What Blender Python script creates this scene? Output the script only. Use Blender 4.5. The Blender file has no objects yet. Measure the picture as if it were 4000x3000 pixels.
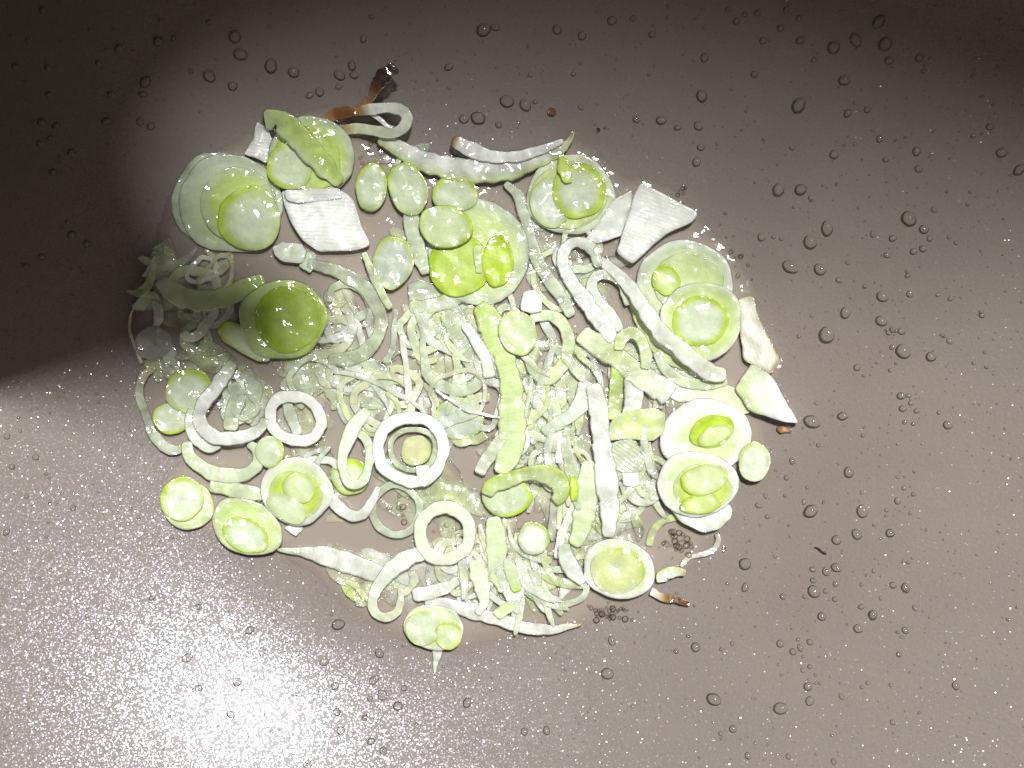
import bpy, math, random
import numpy as np
from mathutils import Vector, noise

random.seed(7); np.random.seed(7)
S = bpy.context.scene
COL = S.collection
S.unit_settings.system = 'METRIC'
S.unit_settings.scale_length = 0.06          # one unit is about six centimetres

# ------------------------------------------------------------------ camera
H = 4.3
cam_d = bpy.data.cameras.new('camera'); cam = bpy.data.objects.new('camera', cam_d); COL.objects.link(cam)
cam.location = (0, 0, H); cam.rotation_euler = (0, 0, 0)
cam_d.sensor_width = 36; cam_d.lens = 36 * H / 4.0; cam_d.clip_start = 0.05; cam_d.clip_end = 200
S.camera = cam
# ------------------------------------------------------------------ world, lamp, exposure
wd = bpy.data.worlds.new('World'); S.world = wd; wd.use_nodes = True
bg = wd.node_tree.nodes['Background']
bg.inputs['Color'].default_value = (1.0, 0.90, 0.80, 1); bg.inputs['Strength'].default_value = 0.15
LDIR = Vector((0.105, 0.275, 0.92)).normalized()
LD = 11.0
ld = bpy.data.lights.new('ceiling_lamp', 'AREA'); lo = bpy.data.objects.new('ceiling_lamp', ld); COL.objects.link(lo)
ld.shape = 'DISK'; ld.size = 1.1; ld.energy = 1580; ld.color = (1.0, 0.99, 0.955)
lo.location = LDIR * LD; lo.rotation_euler = LDIR.to_track_quat('Z', 'Y').to_euler()
S.view_settings.view_transform = 'Standard'; S.view_settings.look = 'None'
S.view_settings.exposure = 0.0; S.view_settings.gamma = 1.0
S.cycles.max_bounces = 10; S.cycles.transparent_max_bounces = 24
S.cycles.use_denoising = True

# ------------------------------------------------------------------ helpers
PC = (-0.22, 0.0); PR0 = 1.05; PK = 0.45; PD = .35
def zpan(x, y):
    r = np.hypot(np.asarray(x) - PC[0], np.asarray(y) - PC[1])
    return PK * .5 * (np.sqrt((r - PR0) ** 2 + PD ** 2) + r - PR0) - PK * .5 * (math.sqrt(PR0 ** 2 + PD ** 2) - PR0)
def W(px, py, dz):
    """a place in the pan, dz above its surface, from where the photograph shows it"""
    px = np.asarray(px, float); py = np.asarray(py, float); dz = np.asarray(dz, float)
    X = (px - 2000) / 1000; Y = (1500 - py) / 1000
    x, y = X.copy(), Y.copy()
    for _ in range(6):
        z = zpan(x, y) + dz
        f = (H - z) / H
        x, y = X * f, Y * f
    z = zpan(x, y) + dz
    return np.stack([x + 0 * z, y + 0 * z, z], -1)

def crom(pts, n, closed):
    P = np.asarray(pts, float); k = len(P); out = []
    segs = k if closed else k - 1
    for i in range(segs):
        if closed:
            a, b, c, d = P[(i - 1) % k], P[i], P[(i + 1) % k], P[(i + 2) % k]
        else:
            a, b, c, d = P[max(i - 1, 0)], P[i], P[i + 1], P[min(i + 2, k - 1)]
        for t in np.linspace(0, 1, 12, endpoint=False):
            out.append(.5 * ((2 * b) + (-a + c) * t + (2 * a - 5 * b + 4 * c - d) * t * t + (-a + 3 * b - 3 * c + d) * t ** 3))
    if not closed: out.append(P[-1])
    out = np.array(out)
    q = np.vstack([out, out[:1]]) if closed else out
    L = np.r_[0, np.cumsum(np.hypot(*(q[1:] - q[:-1])[:, :2].T))]
    s = np.linspace(0, L[-1], n, endpoint=not closed)
    return np.stack([np.interp(s, L, q[:, j]) for j in range(q.shape[1])], -1), s
def lin(poly, n):
    """closed outline with straight sides and slightly softened corners"""
    P = np.asarray(poly, float); q = np.vstack([P, P[:1]])
    L = np.r_[0, np.cumsum(np.hypot(*(q[1:] - q[:-1]).T))]
    s = np.linspace(0, L[-1], n, endpoint=False)
    out = np.stack([np.interp(s, L, q[:, j]) for j in range(2)], -1)
    out = out + 4.0 * np.stack([nz(out, .035, 4.) + .6 * nz(out, .11, 2.), nz(out, .035, 8.) + .6 * nz(out, .11, 6.)], -1)
    return .25 * np.roll(out, 1, 0) + .5 * out + .25 * np.roll(out, -1, 0)
def ell(cx, cy, rx, ry, rot=0, n=56, wob=.05):
    t = np.linspace(0, 2 * np.pi, n, endpoint=False); r = math.radians(rot)
    sd = random.random() * 50
    f = np.array([1 + wob * 2 * noise.noise((math.cos(a) * 1.2 + sd, math.sin(a) * 1.2, sd)) + (.016 * noise.noise((math.cos(a) * 9, math.sin(a) * 9, sd)) if n > 30 else 0) for a in t])
    x = rx * f * np.cos(t); y = ry * f * np.sin(t)
    return np.stack([cx + x * math.cos(r) - y * math.sin(r), cy + x * math.sin(r) + y * math.cos(r)], -1)
def nz(p, sc, sd=0.0):
    return np.array([noise.noise((a * sc + sd, b * sc - sd, sd)) for a, b in p])

# colours of the vegetable itself (linear)
Wh = (.88, .91, .85); Gy = (.63, .71, .54); Pa = (.67, .77, .44); Pg = (.55, .71, .21); Gr = (.51, .69, .018)
Dg = (.35, .50, .008); Ye = (.69, .79, .35); Co = (.63, .72, .50); Cr = (.72, .69, .50)
Br = (.26, .10, .020); Db = (.040, .014, .005); Tn = (.48, .30, .11); Ol = (.52, .60, .28)
def f(a, b, k): return tuple(x * (1 - k) + y * k for x, y in zip(a, b))
ZS = .48; ZR = .50                            # how flat the cooked pieces have sunk

def mesh_obj(name, V, F, cols=None, uv=None, rib=0.0, mat=None, parent=None, smooth=True):
    V = np.asarray(V, float)
    o0 = np.array([V[:, 0].mean(), V[:, 1].mean(), V[:, 2].min()])
    base = np.array(parent.location) if parent is not None else np.zeros(3)
    me = bpy.data.meshes.new(name)
    me.from_pydata((V - o0).tolist(), [], F); me.update()
    if cols is not None:
        at = me.color_attributes.new('Col', 'FLOAT_COLOR', 'POINT')
        at.data.foreach_set('color', np.asarray(cols, np.float32).ravel())
    ra = me.attributes.new('rib', 'FLOAT', 'POINT'); ra.data.foreach_set('value', np.full(len(V), rib, np.float32))
    ua = me.attributes.new('along', 'FLOAT', 'POINT')
    ua.data.foreach_set('value', np.asarray(uv if uv is not None else np.zeros(len(V)), np.float32))
    if smooth: me.polygons.foreach_set('use_smooth', [True] * len(me.polygons))
    if mat: me.materials.append(mat)
    o = bpy.data.objects.new(name, me); COL.objects.link(o)
    if parent is not None: o.parent = parent
    o.location = o0 - base
    return o
def tag(o, label, cat, group=None):
    o['label'] = label; o['category'] = cat
    if group: o['group'] = group
    return o
def thing(name, label, cat, px, py, dz=0.0, group=None):
    o = bpy.data.objects.new(name, None); COL.objects.link(o)
    o.location = Vector(W(px, py, dz).tolist()); o.empty_display_size = .05
    return tag(o, label, cat, group)

def stops(st, s):
    ks = [k for k, _ in st]; c = np.array([v for _, v in st])
    return np.stack([np.interp(s, ks, c[:, j]) for j in range(3)], -1)
def blob(name, O, z, th, st, op=1.0, off=(0, 0), edge=None, parent=None, dome=.0, rib=0.0, ribdir=None, tilt=(0, 0), rough=.004, mat=None, fade=.30):
    """a cut slice or plate: outline O (px), rounded cut edge, top graded from middle to edge; off moves the middle of the grading; edge=(angle, colour, width) tints one side"""
    O = np.asarray(O, float); n = len(O); c = O.mean(0)
    ang = np.arctan2(-(O[:, 1] - c[1]), O[:, 0] - c[0])
    prof = [(.97, 0), (1, .3), (1.0, .84), (.991, .965), (.97, 1.0), (.91, 1), (.84, 1), (.77, 1), (.68, 1), (.56, 1), (.42, 1), (.26, 1), (.11, 1)]
    PX, DZ, C, AL = [], [], [], []
    R_ = np.hypot(*(O - c).T).mean()
    sd = random.random() * 90
    def add(s, h):
        P = c + (O - c) * s
        d = np.full(n, z + th * h)
        rel = (P - c)
        d = d + (rel[:, 0] * tilt[0] - rel[:, 1] * tilt[1]) / 1000 * (1 if h > 0 else 1)
        if h >= .9: d = d + dome * .15 * th * (1 - s * s) + rough * nz(P, .02, sd) * 1.8
        u = np.stack([s * np.cos(ang) - off[0], s * np.sin(ang) - off[1]], -1)
        col = stops(st, np.hypot(u[:, 0], u[:, 1]))
        if edge:
            for (ea, ec, ew) in (edge if isinstance(edge, list) else [edge]):
                k = np.clip((s - (1 - ew)) / (ew * .6), 0, 1) * np.clip(.15 + .95 * np.cos(ang - math.radians(ea)), 0, 1) ** .7
                col = col * (1 - k[:, None]) + np.array(ec) * k[:, None]
        col = col * (1 + .10 * nz(P, .022, sd + 3)[:, None] + .07 * nz(P, .08, sd + 5)[:, None])
        AL.append(np.full(n, s * R_ * .62) + 5 * nz(P, .02, sd + 7)); PX.append(P); DZ.append(d); C.append(np.c_[col, np.full(n, op * float(np.interp(s, [.6, .95, 1], [1, 1 - .5 * fade, 1 - fade])))])
    for s, h in prof: add(s, h)
    PX.append(c[None]); DZ.append(np.array([DZ[-1].mean()])); C.append(C[-1].mean(0)[None])
    PX.append(c[None]); DZ.append(np.array([z])); C.append(C[0].mean(0)[None])
    px = np.vstack(PX); V = W(px[:, 0], px[:, 1], np.concatenate(DZ) * ZS)
    k = len(prof); F = []
    for r in range(k - 1):
        for i in range(n):
            j = (i + 1) % n
            F.append((r * n + j, r * n + i, (r + 1) * n + i, (r + 1) * n + j))
    for i in range(n):
        j = (i + 1) % n
        F.append(((k - 1) * n + j, (k - 1) * n + i, k * n)); F.append((i, j, k * n + 1))
    F = [tuple(reversed(f)) for f in F] if _area(O) < 0 else F
    if ribdir is None: ribdir = 90
    rd = math.radians(ribdir)
    al = px[:, 0] * math.cos(rd) - px[:, 1] * math.sin(rd)
    if rib == 0.0: al = np.r_[np.concatenate(AL), 0.0, 0.0]; rib = .22
    return mesh_obj(name, V, F, np.clip(np.vstack(C), 0, 1), al, rib, mat or M_LEEK, parent)
def _area(O):
    x, y = O[:, 0], -O[:, 1]
    return .5 * np.sum(x * np.roll(y, -1) - np.roll(x, -1) * y)
CS = [(-.97, 0), (-1, .3), (-1, .84), (-.95, .98), (-.8, 1.0), (0, .96), (.8, 1.0), (.95, .98), (1, .84), (1, .3), (.97, 0)]
def ribbon(name, path, width, z, h, st, closed=False, op=.80, parent=None, rib=.14, side=None, jag=.09, n=None, zs=ZR):
    """a strip or ring wall: path (px), width along it, base height z (number or list), height h"""
    P, s = crom(path, n or max(14, int(len(path) * 7)), closed)
    n = len(P); t = s / (s[-1] if s[-1] else 1)
    _q = random.random() * 70; P = P + 4.5 * np.stack([nz(P, .017, _q), nz(P, .017, _q + 9)], -1)
    tt = np.linspace(0, 1, len(width)) if hasattr(width, '__len__') else None
    w_ = np.interp(t, tt, width) if tt is not None else np.full(n, float(width))
    z_ = np.interp(t, np.linspace(0, 1, len(z)), z) if hasattr(z, '__len__') else np.full(n, float(z))
    sd = random.random() * 90
    w_ = w_ * (1 + jag * 2 * nz(P, .03, sd) + jag * nz(P, .11, sd))
    if closed: T = np.roll(P, -1, 0) - np.roll(P, 1, 0)
    else: T = np.gradient(P, axis=0)
    T /= np.maximum(1e-6, np.hypot(T[:, 0], T[:, 1]))[:, None]
    N = np.stack([-T[:, 1], T[:, 0]], -1)
    if not closed:
        w_ = w_ * np.clip(np.minimum(np.arange(n), np.arange(n)[::-1]) / 1.2 + .72, 0, 1)
    px, dz, C, al = [], [], [], []
    base = stops(st, t)
    for v, hh in CS:
        Q = P + N * (v * w_ / 2)[:, None]
        px.append(Q); d = z_ + h * hh
        if hh > .9: d = d + .007 * nz(Q, .05, sd)
        dz.append(d)
        col = base * (1 + .10 * nz(Q, .03, sd)[:, None])
        if side is not None:
            k = np.clip((v * side[0] - .15) / .7, 0, 1)
            col = col * (1 - k) + np.array(side[1]) * k
        C.append(np.c_[col, np.full(n, op * (.5 if abs(v) > .98 else (.72 if abs(v) > .94 else 1)))]); al.append(s)
    k = len(CS); F = []
    for i in range(n if closed else n - 1):
        j = (i + 1) % n
        for q in range(k):
            q2 = (q + 1) % k
            F.append((q * n + i, q * n + j, q2 * n + j, q2 * n + i))
    px = np.vstack(px); V = W(px[:, 0], px[:, 1], np.concatenate(dz) * zs)
    if not closed:
        F.append(tuple(q * n for q in range(k))); F.append(tuple(q * n + n - 1 for q in reversed(range(k))))
    return mesh_obj(name, V, F, np.clip(np.vstack(C), 0, 1), np.concatenate(al), rib * .6, M_LEEK, parent)

# ------------------------------------------------------------------ materials
def new_mat(name):
    m = bpy.data.materials.new(name); m.use_nodes = True
    nt = m.node_tree; nt.nodes.clear()
    out = nt.nodes.new('ShaderNodeOutputMaterial')
    return m, nt, out
def nd(nt, t, **kw):
    n = nt.nodes.new(t)
    for k, v in kw.items():
        if k.startswith('_'): setattr(n, k[1:], v)
        else: n.inputs[k.replace('__', ' ')].default_value = v
    return n
def math_n(nt, op, a, b=None, clamp=False):
    n = nt.nodes.new('ShaderNodeMath'); n.operation = op; n.use_clamp = clamp
    for i, v in enumerate((a, b)):
        if v is None: continue
        if hasattr(v, 'is_linked') or hasattr(v, 'links'): nt.links.new(v, n.inputs[i])
        else: n.inputs[i].default_value = v
    return n.outputs[0]

def make_leek():
    m, nt, out = new_mat('wet_leek_flesh'); L = nt.links.new
    at = nd(nt, 'ShaderNodeAttribute', _attribute_name='Col')
    rib = nd(nt, 'ShaderNodeAttribute', _attribute_name='rib'); al = nd(nt, 'ShaderNodeAttribute', _attribute_name='along')
    geo = nt.nodes.new('ShaderNodeNewGeometry')
    n1 = nd(nt, 'ShaderNodeTexNoise', Scale=38.0, Detail=4.0, Roughness=.6); L(geo.outputs['Position'], n1.inputs['Vector'])
    n2 = nd(nt, 'ShaderNodeTexNoise', Scale=13.0, Detail=2.0, Roughness=.5); L(geo.outputs['Position'], n2.inputs['Vector'])
    n3 = nd(nt, 'ShaderNodeTexNoise', Scale=120.0, Detail=2.0); L(geo.outputs['Position'], n3.inputs['Vector'])
    # ribs across a strip
    sn = math_n(nt, 'SINE', math_n(nt, 'ADD', math_n(nt, 'MULTIPLY', al.outputs['Fac'], .42), math_n(nt, 'MULTIPLY', n2.outputs['Fac'], 7.0)))
    rb = math_n(nt, 'MULTIPLY', sn, rib.outputs['Fac'])
    hgt = math_n(nt, 'ADD', math_n(nt, 'MULTIPLY', rb, .10), math_n(nt, 'ADD', n1.outputs['Fac'], math_n(nt, 'MULTIPLY', n2.outputs['Fac'], 1.2)))
    hgt = math_n(nt, 'ADD', hgt, math_n(nt, 'MULTIPLY', n3.outputs['Fac'], .25))
    bp = nd(nt, 'ShaderNodeBump', Strength=.35, Distance=.004); L(hgt, bp.inputs['Height'])
    # mottled flesh: faint darker veins
    mr = nd(nt, 'ShaderNodeMapRange'); L(n1.outputs['Fac'], mr.inputs['Value'])
    mr.inputs['From Min'].default_value = .25; mr.inputs['From Max'].default_value = .75; mr.inputs['To Min'].default_value = .93; mr.inputs['To Max'].default_value = 1.05
    v1 = math_n(nt, 'ADD', mr.outputs[0], math_n(nt, 'MULTIPLY', rb, .05))
    mx = nd(nt, 'ShaderNodeVectorMath', _operation='SCALE'); L(at.outputs['Color'], mx.inputs[0]); L(v1, mx.inputs['Scale'])
    p = nt.nodes.new('ShaderNodeBsdfPrincipled')
    L(mx.outputs[0], p.inputs['Base Color'])
    p.inputs['Roughness'].default_value = .38; p.inputs['IOR'].default_value = 1.38
    p.inputs['Subsurface Weight'].default_value = .65; p.inputs['Subsurface Scale'].default_value = .014
    p.inputs['Subsurface Radius'].default_value = (1.0, 1.0, .8)
    p.inputs['Coat Weight'].default_value = 0.0
    n4 = nd(nt, 'ShaderNodeTexNoise', Scale=12.5, Detail=1.3, Roughness=.5); L(geo.outputs['Position'], n4.inputs['Vector'])
    bc = nd(nt, 'ShaderNodeBump', Strength=1.0, Distance=.024); L(math_n(nt, 'ADD', n4.outputs['Fac'], math_n(nt, 'MULTIPLY', rb, .02)), bc.inputs['Height'])
    L(bp.outputs[0], p.inputs['Normal'])
    # cooked parts turn glassy in patches
    a2 = math_n(nt, 'MULTIPLY', at.outputs['Alpha'], 1.0)
    mo = nd(nt, 'ShaderNodeMapRange'); L(n2.outputs['Fac'], mo.inputs['Value'])
    mo.inputs['From Min'].default_value = .35; mo.inputs['From Max'].default_value = .65; mo.inputs['To Min'].default_value = -.32; mo.inputs['To Max'].default_value = .22
    inv = math_n(nt, 'SUBTRACT', 1.0, a2)
    a3 = math_n(nt, 'ADD', a2, math_n(nt, 'MULTIPLY', mo.outputs[0], math_n(nt, 'MINIMUM', math_n(nt, 'MULTIPLY', inv, 4.0), 1.0)), True)
    L(a3, p.inputs['Alpha'])
    # the film of oil on top
    gl = nt.nodes.new('ShaderNodeBsdfGlossy'); gl.inputs['Roughness'].default_value = .10; gl.inputs['Color'].default_value = (1, 1, 1, 1); L(bc.outputs[0], gl.inputs['Normal'])
    fr = nd(nt, 'ShaderNodeFresnel', IOR=1.47)
    mxs = nt.nodes.new('ShaderNodeMixShader'); L(fr.outputs[0], mxs.inputs[0]); L(p.outputs[0], mxs.inputs[1]); L(gl.outputs[0], mxs.inputs[2])
    L(mxs.outputs[0], out.inputs['Surface'])
    return m
M_LEEK = make_leek()

def make_pan():
    m, nt, out = new_mat('speckled_nonstick'); L = nt.links.new
    geo = nt.nodes.new('ShaderNodeNewGeometry')
    n1 = nd(nt, 'ShaderNodeTexNoise', Scale=3.0, Detail=3.0); L(geo.outputs['Position'], n1.inputs['Vector'])
    n2 = nd(nt, 'ShaderNodeTexNoise', Scale=90.0, Detail=2.0); L(geo.outputs['Position'], n2.inputs['Vector'])
    cr = nt.nodes.new('ShaderNodeValToRGB'); L(n1.outputs['Fac'], cr.inputs['Fac'])
    cr.color_ramp.elements[0].position = .3; cr.color_ramp.elements[0].color = (.218, .182, .162, 1)
    cr.color_ramp.elements[1].position = .7; cr.color_ramp.elements[1].color = (.240, .202, .180, 1)
    mv = nd(nt, 'ShaderNodeMapRange'); L(n2.outputs['Fac'], mv.inputs['Value'])
    mv.inputs['To Min'].default_value = .90; mv.inputs['To Max'].default_value = 1.10
    sc = nd(nt, 'ShaderNodeVectorMath', _operation='SCALE'); L(cr.outputs[0], sc.inputs[0]); L(mv.outputs[0], sc.inputs['Scale'])
    bp = nd(nt, 'ShaderNodeBump', Strength=.25, Distance=.004); L(n2.outputs['Fac'], bp.inputs['Height'])
    base = nt.nodes.new('ShaderNodeBsdfPrincipled'); L(sc.outputs[0], base.inputs['Base Color']); L(bp.outputs[0], base.inputs['Normal'])
    base.inputs['Roughness'].default_value = .55; base.inputs['Specular IOR Level'].default_value = .25
    # metal flakes, each lying at its own slant
    vo = nd(nt, 'ShaderNodeTexVoronoi', Scale=190.0, Randomness=1.0); L(geo.outputs['Position'], vo.inputs['Vector'])
    sp = nt.nodes.new('ShaderNodeSeparateColor'); L(vo.outputs['Color'], sp.inputs[0])
    sub = nd(nt, 'ShaderNodeVectorMath', _operation='SUBTRACT'); L(vo.outputs['Color'], sub.inputs[0]); sub.inputs[1].default_value = (.5, .5, .5)
    s2 = nd(nt, 'ShaderNodeVectorMath', _operation='SCALE'); L(sub.outputs[0], s2.inputs[0]); w0 = nd(nt, 'ShaderNodeTexWhiteNoise', _noise_dimensions='4D', W=3.7); L(vo.outputs['Position'], w0.inputs['Vector'])
    L(math_n(nt, 'ADD', math_n(nt, 'MULTIPLY', math_n(nt, 'POWER', w0.outputs['Value'], 5.0), .30), .045), s2.inputs['Scale'])
    ad = nd(nt, 'ShaderNodeVectorMath', _operation='ADD'); L(geo.outputs['Normal'], ad.inputs[0]); L(s2.outputs[0], ad.inputs[1])
    no = nd(nt, 'ShaderNodeVectorMath', _operation='NORMALIZE'); L(ad.outputs[0], no.inputs[0])
    gl = nt.nodes.new('ShaderNodeBsdfGlossy'); gl.inputs['Roughness'].default_value = .20; gl.inputs['Color'].default_value = (.76, .75, .92, 1)
    L(no.outputs[0], gl.inputs['Normal'])
    near = math_n(nt, 'LESS_THAN', vo.outputs['Distance'], .5)
    w1 = nd(nt, 'ShaderNodeTexWhiteNoise'); L(vo.outputs['Position'], w1.inputs['Vector'])
    some = math_n(nt, 'LESS_THAN', w1.outputs['Value'], .62)
    fac = math_n(nt, 'MULTIPLY', math_n(nt, 'MULTIPLY', near, some), .07)
    mix = nt.nodes.new('ShaderNodeMixShader'); L(fac, mix.inputs[0]); L(base.outputs[0], mix.inputs[1]); L(gl.outputs[0], mix.inputs[2])
    g2 = nt.nodes.new('ShaderNodeBsdfGlossy'); g2.inputs['Roughness'].default_value = .20; g2.inputs['Color'].default_value = (.85, .84, 1, 1)
    mix2 = nt.nodes.new('ShaderNodeMixShader'); mix2.inputs[0].default_value = .006; L(mix.outputs[0], mix2.inputs[1]); L(g2.outputs[0], mix2.inputs[2])
    L(mix2.outputs[0], out.inputs['Surface'])
    return m
M_PAN = make_pan()

def make_liquid(name, tint, rim, bump, milky=0.0, mcol=(.4, .33, .25, 1), facing=.5, deep=False):
    m, nt, out = new_mat(name); L = nt.links.new
    geo = nt.nodes.new('ShaderNodeNewGeometry')
    n1 = nd(nt, 'ShaderNodeTexNoise', Scale=11.0, Detail=1.5, Roughness=.5); L(geo.outputs['Position'], n1.inputs['Vector'])
    bp = nd(nt, 'ShaderNodeBump', Strength=1.0, Distance=bump); L(n1.outputs['Fac'], bp.inputs['Height'])
    lw = nd(nt, 'ShaderNodeLayerWeight', Blend=facing)
    mc = nt.nodes.new('ShaderNodeMixRGB'); L(math_n(nt, 'POWER', lw.outputs['Facing'], 2.6), mc.inputs[0])
    mc.inputs[1].default_value = (*tint, 1); mc.inputs[2].default_value = (*rim, 1)
    dep = nd(nt, 'ShaderNodeAttribute', _attribute_name='along')
    if deep:
        md_ = nt.nodes.new('ShaderNodeMixRGB'); L(dep.outputs['Fac'], md_.inputs[0]); md_.inputs[1].default_value = (1, 1, 1, 1); md_.inputs[2].default_value = (*tint, 1); L(md_.outputs[0], mc.inputs[1])
    tr = nt.nodes.new('ShaderNodeBsdfTransparent'); L(mc.outputs[0], tr.inputs['Color'])
    df = nt.nodes.new('ShaderNodeBsdfDiffuse'); df.inputs['Color'].default_value = mcol
    m0 = nt.nodes.new('ShaderNodeMixShader'); m0.inputs[0].default_value = milky
    if deep: L(math_n(nt, 'MULTIPLY', dep.outputs['Fac'], milky), m0.inputs[0])
    L(tr.outputs[0], m0.inputs[1]); L(df.outputs[0], m0.inputs[2])
    gl = nt.nodes.new('ShaderNodeBsdfGlossy'); gl.inputs['Roughness'].default_value = .06; L(bp.outputs[0], gl.inputs['Normal'])
    fr = nd(nt, 'ShaderNodeFresnel', IOR=1.46); L(bp.outputs[0], fr.inputs['Normal'])
    mx = nt.nodes.new('ShaderNodeMixShader'); L(fr.outputs[0], mx.inputs[0]); L(m0.outputs[0], mx.inputs[1]); L(gl.outputs[0], mx.inputs[2])
    L(mx.outputs[0], out.inputs['Surface'])
    return m
M_POOL = make_liquid('leek_juice_and_oil', (1.0, .985, .95), (.88, .78, .62), .014, .42, (.64, .565, .48, 1), deep=True)
M_DROP = make_liquid('oil_droplet', (.96, .95, .92), (.38, .34, .30), .0, .14, (.55, .50, .46, 1))
M_BUB = make_liquid('froth', (.99, .98, .96), (.85, .8, .7), .0, .05)
def plain(name, c, r=.6):
    m, nt, out = new_mat(name); p = nt.nodes.new('ShaderNodeBsdfPrincipled')
    p.inputs['Base Color'].default_value = (*c, 1); p.inputs['Roughness'].default_value = r
    nt.links.new(p.outputs[0], out.inputs['Surface']); return m
M_BLOCKER = plain('blocker_dark', (.05, .047, .045), .5)

# ------------------------------------------------------------------ pan
def pan():
    rings = np.r_[np.linspace(.02, 3.4, 86), 3.46, 3.5]; n = 128
    t = np.linspace(0, 2 * np.pi, n, endpoint=False); V = []; F = []
    for r in rings:
        x = PC[0] + r * np.cos(t); y = PC[1] + r * np.sin(t)
        V.append(np.stack([x, y, zpan(x, y)], -1))
    k = len(rings)
    V = np.vstack(V + [np.array([[PC[0], PC[1], 0.0]])])
    for a in range(k - 1):
        for i in range(n):
            j = (i + 1) % n; F.append((a * n + i, (a + 1) * n + i, (a + 1) * n + j, a * n + j))
    for i in range(n): F.append((i, (i + 1) % n, k * n))
    o = mesh_obj('frying_pan', V, F, mat=M_PAN)
    md = o.modifiers.new('thickness', 'SOLIDIFY'); md.thickness = .05; md.offset = -1
    tag(o, 'grey brown nonstick frying pan with fine metallic speckle under everything', 'frying pan')
pan()
# unseen slabs, added to shade the pan's upper left and top from the lamp
def blocker():
    lp = LDIR * LD
    def onto(gx, gy, h):
        g = W(gx, gy, 0); k = (h - g[2]) / (lp.z - g[2]); return Vector((g[0] + (lp.x - g[0]) * k, g[1] + (lp.y - g[1]) * k, h))
    A = [onto(*q) for q in [(0, 1490, 0.92), (620, 1470, 3.2), (1290, 1420, 3.3), (1150, 1020, 3.3), (780, 900, 3.3), (690, 650, 3.5)]]
    B = [onto(*q) for q in [(690, 620, 3.6), (1000, 460, 4.6), (1700, 440, 5.6), (2500, 530, 5.8), (3100, 650, 5.6), (4000, 880, 5.4), (5600, 1150, 5.4)]]
    V = []; F = []
    for P, dr in ((A, Vector((-16, 3.66, 0))), (B, Vector((-.5, 9, 0))), ([A[-1] + Vector((-16, 3.6, 0.0)), A[-1] - Vector((0.01, .02, 0))], Vector((-.45, 9, 0)))):
        for i in range(len(P) - 1):
            q = [P[i], P[i + 1], P[i + 1] + dr, P[i] + dr]; b0 = len(V); V += [tuple(v) for v in q] + [(v.x, v.y, v.z + .2) for v in q]
            F += [(b0 + 3, b0 + 2, b0 + 1, b0), (b0 + 4, b0 + 5, b0 + 6, b0 + 7)] + [(b0 + k, b0 + (k + 1) % 4, b0 + 4 + (k + 1) % 4, b0 + 4 + k) for k in range(4)]
    o = mesh_obj('lamp_blocker', V, F, mat=M_BLOCKER, smooth=False); o['kind'] = 'structure'
blocker()

# ------------------------------------------------------------------ oil and juice round the pieces
POOL = [(505, 1290), (520, 1190), (600, 960), (690, 700), (840, 590), (1000, 500), (1180, 440), (1290, 410), (1440, 520), (1600, 560), (1760, 640), (1950, 680), (2100, 640), (2210, 540), (2300, 560), (2440, 680), (2560, 700), (2700, 790), (2780, 900), (2860, 960), (2930, 1080), (2970, 1180), (3010, 1330), (3060, 1440), (3020, 1560), (3000, 1700), (3010, 1820), (2900, 1900), (2870, 2030), (2800, 2110), (2740, 2200), (2660, 2240), (2560, 2320), (2440, 2380), (2330, 2430), (2200, 2480), (2000, 2500), (1830, 2540), (1700, 2550), (1550, 2500), (1400, 2420), (1290, 2320), (1200, 2230), (1060, 2170), (930, 2160), (740, 2060), (650, 1990), (640, 1850), (700, 1800), (580, 1720), (540, 1560), (530, 1430)]
def pool():
    O, _ = crom(POOL, 220, True)
    O = O + np.stack([7 * nz(O, .05, 33.), 7 * nz(O, .05, 36.)], -1) + np.stack([14 * nz(O, .02, 3.) + 5 * nz(O, .07, 9.), 14 * nz(O, .02, 6.) + 5 * nz(O, .07, 1.)], -1)
    c = np.array([1800., 1480.]); n = len(O); sv = [1, .99, .97, .94, .9, .8, .65, .45, .25, .1]; hv = [0, .004, .010, .016, .020, .022, .022, .022, .022, .022]
    px = np.vstack([c + (O - c) * s for s in sv] + [c[None]])
    dz = np.concatenate([np.full(n, h + .0015) for h in hv] + [[.0235]]) + .003 * nz(px, .01, 2.)* (np.repeat(np.r_[np.array(hv), .022], [n] * len(sv) + [1]) / .022)
    V = W(px[:, 0], px[:, 1], dz); F = []
    for a in range(len(sv) - 1):
        for i in range(n):
            j = (i + 1) % n; F.append((a * n + i, a * n + j, (a + 1) * n + j, (a + 1) * n + i))
    for i in range(n): F.append(((len(sv) - 1) * n + i, (len(sv) - 1) * n + (i + 1) % n, len(sv) * n))
    if _area(O) < 0: F = [f[::-1] for f in F]
    o = mesh_obj('oil_puddle', V, F, uv=np.clip(dz / .02, 0, 1), mat=M_POOL)
    tag(o, 'shallow brownish puddle of oil and juice that the leeks lie in', 'oil')
pool()

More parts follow.
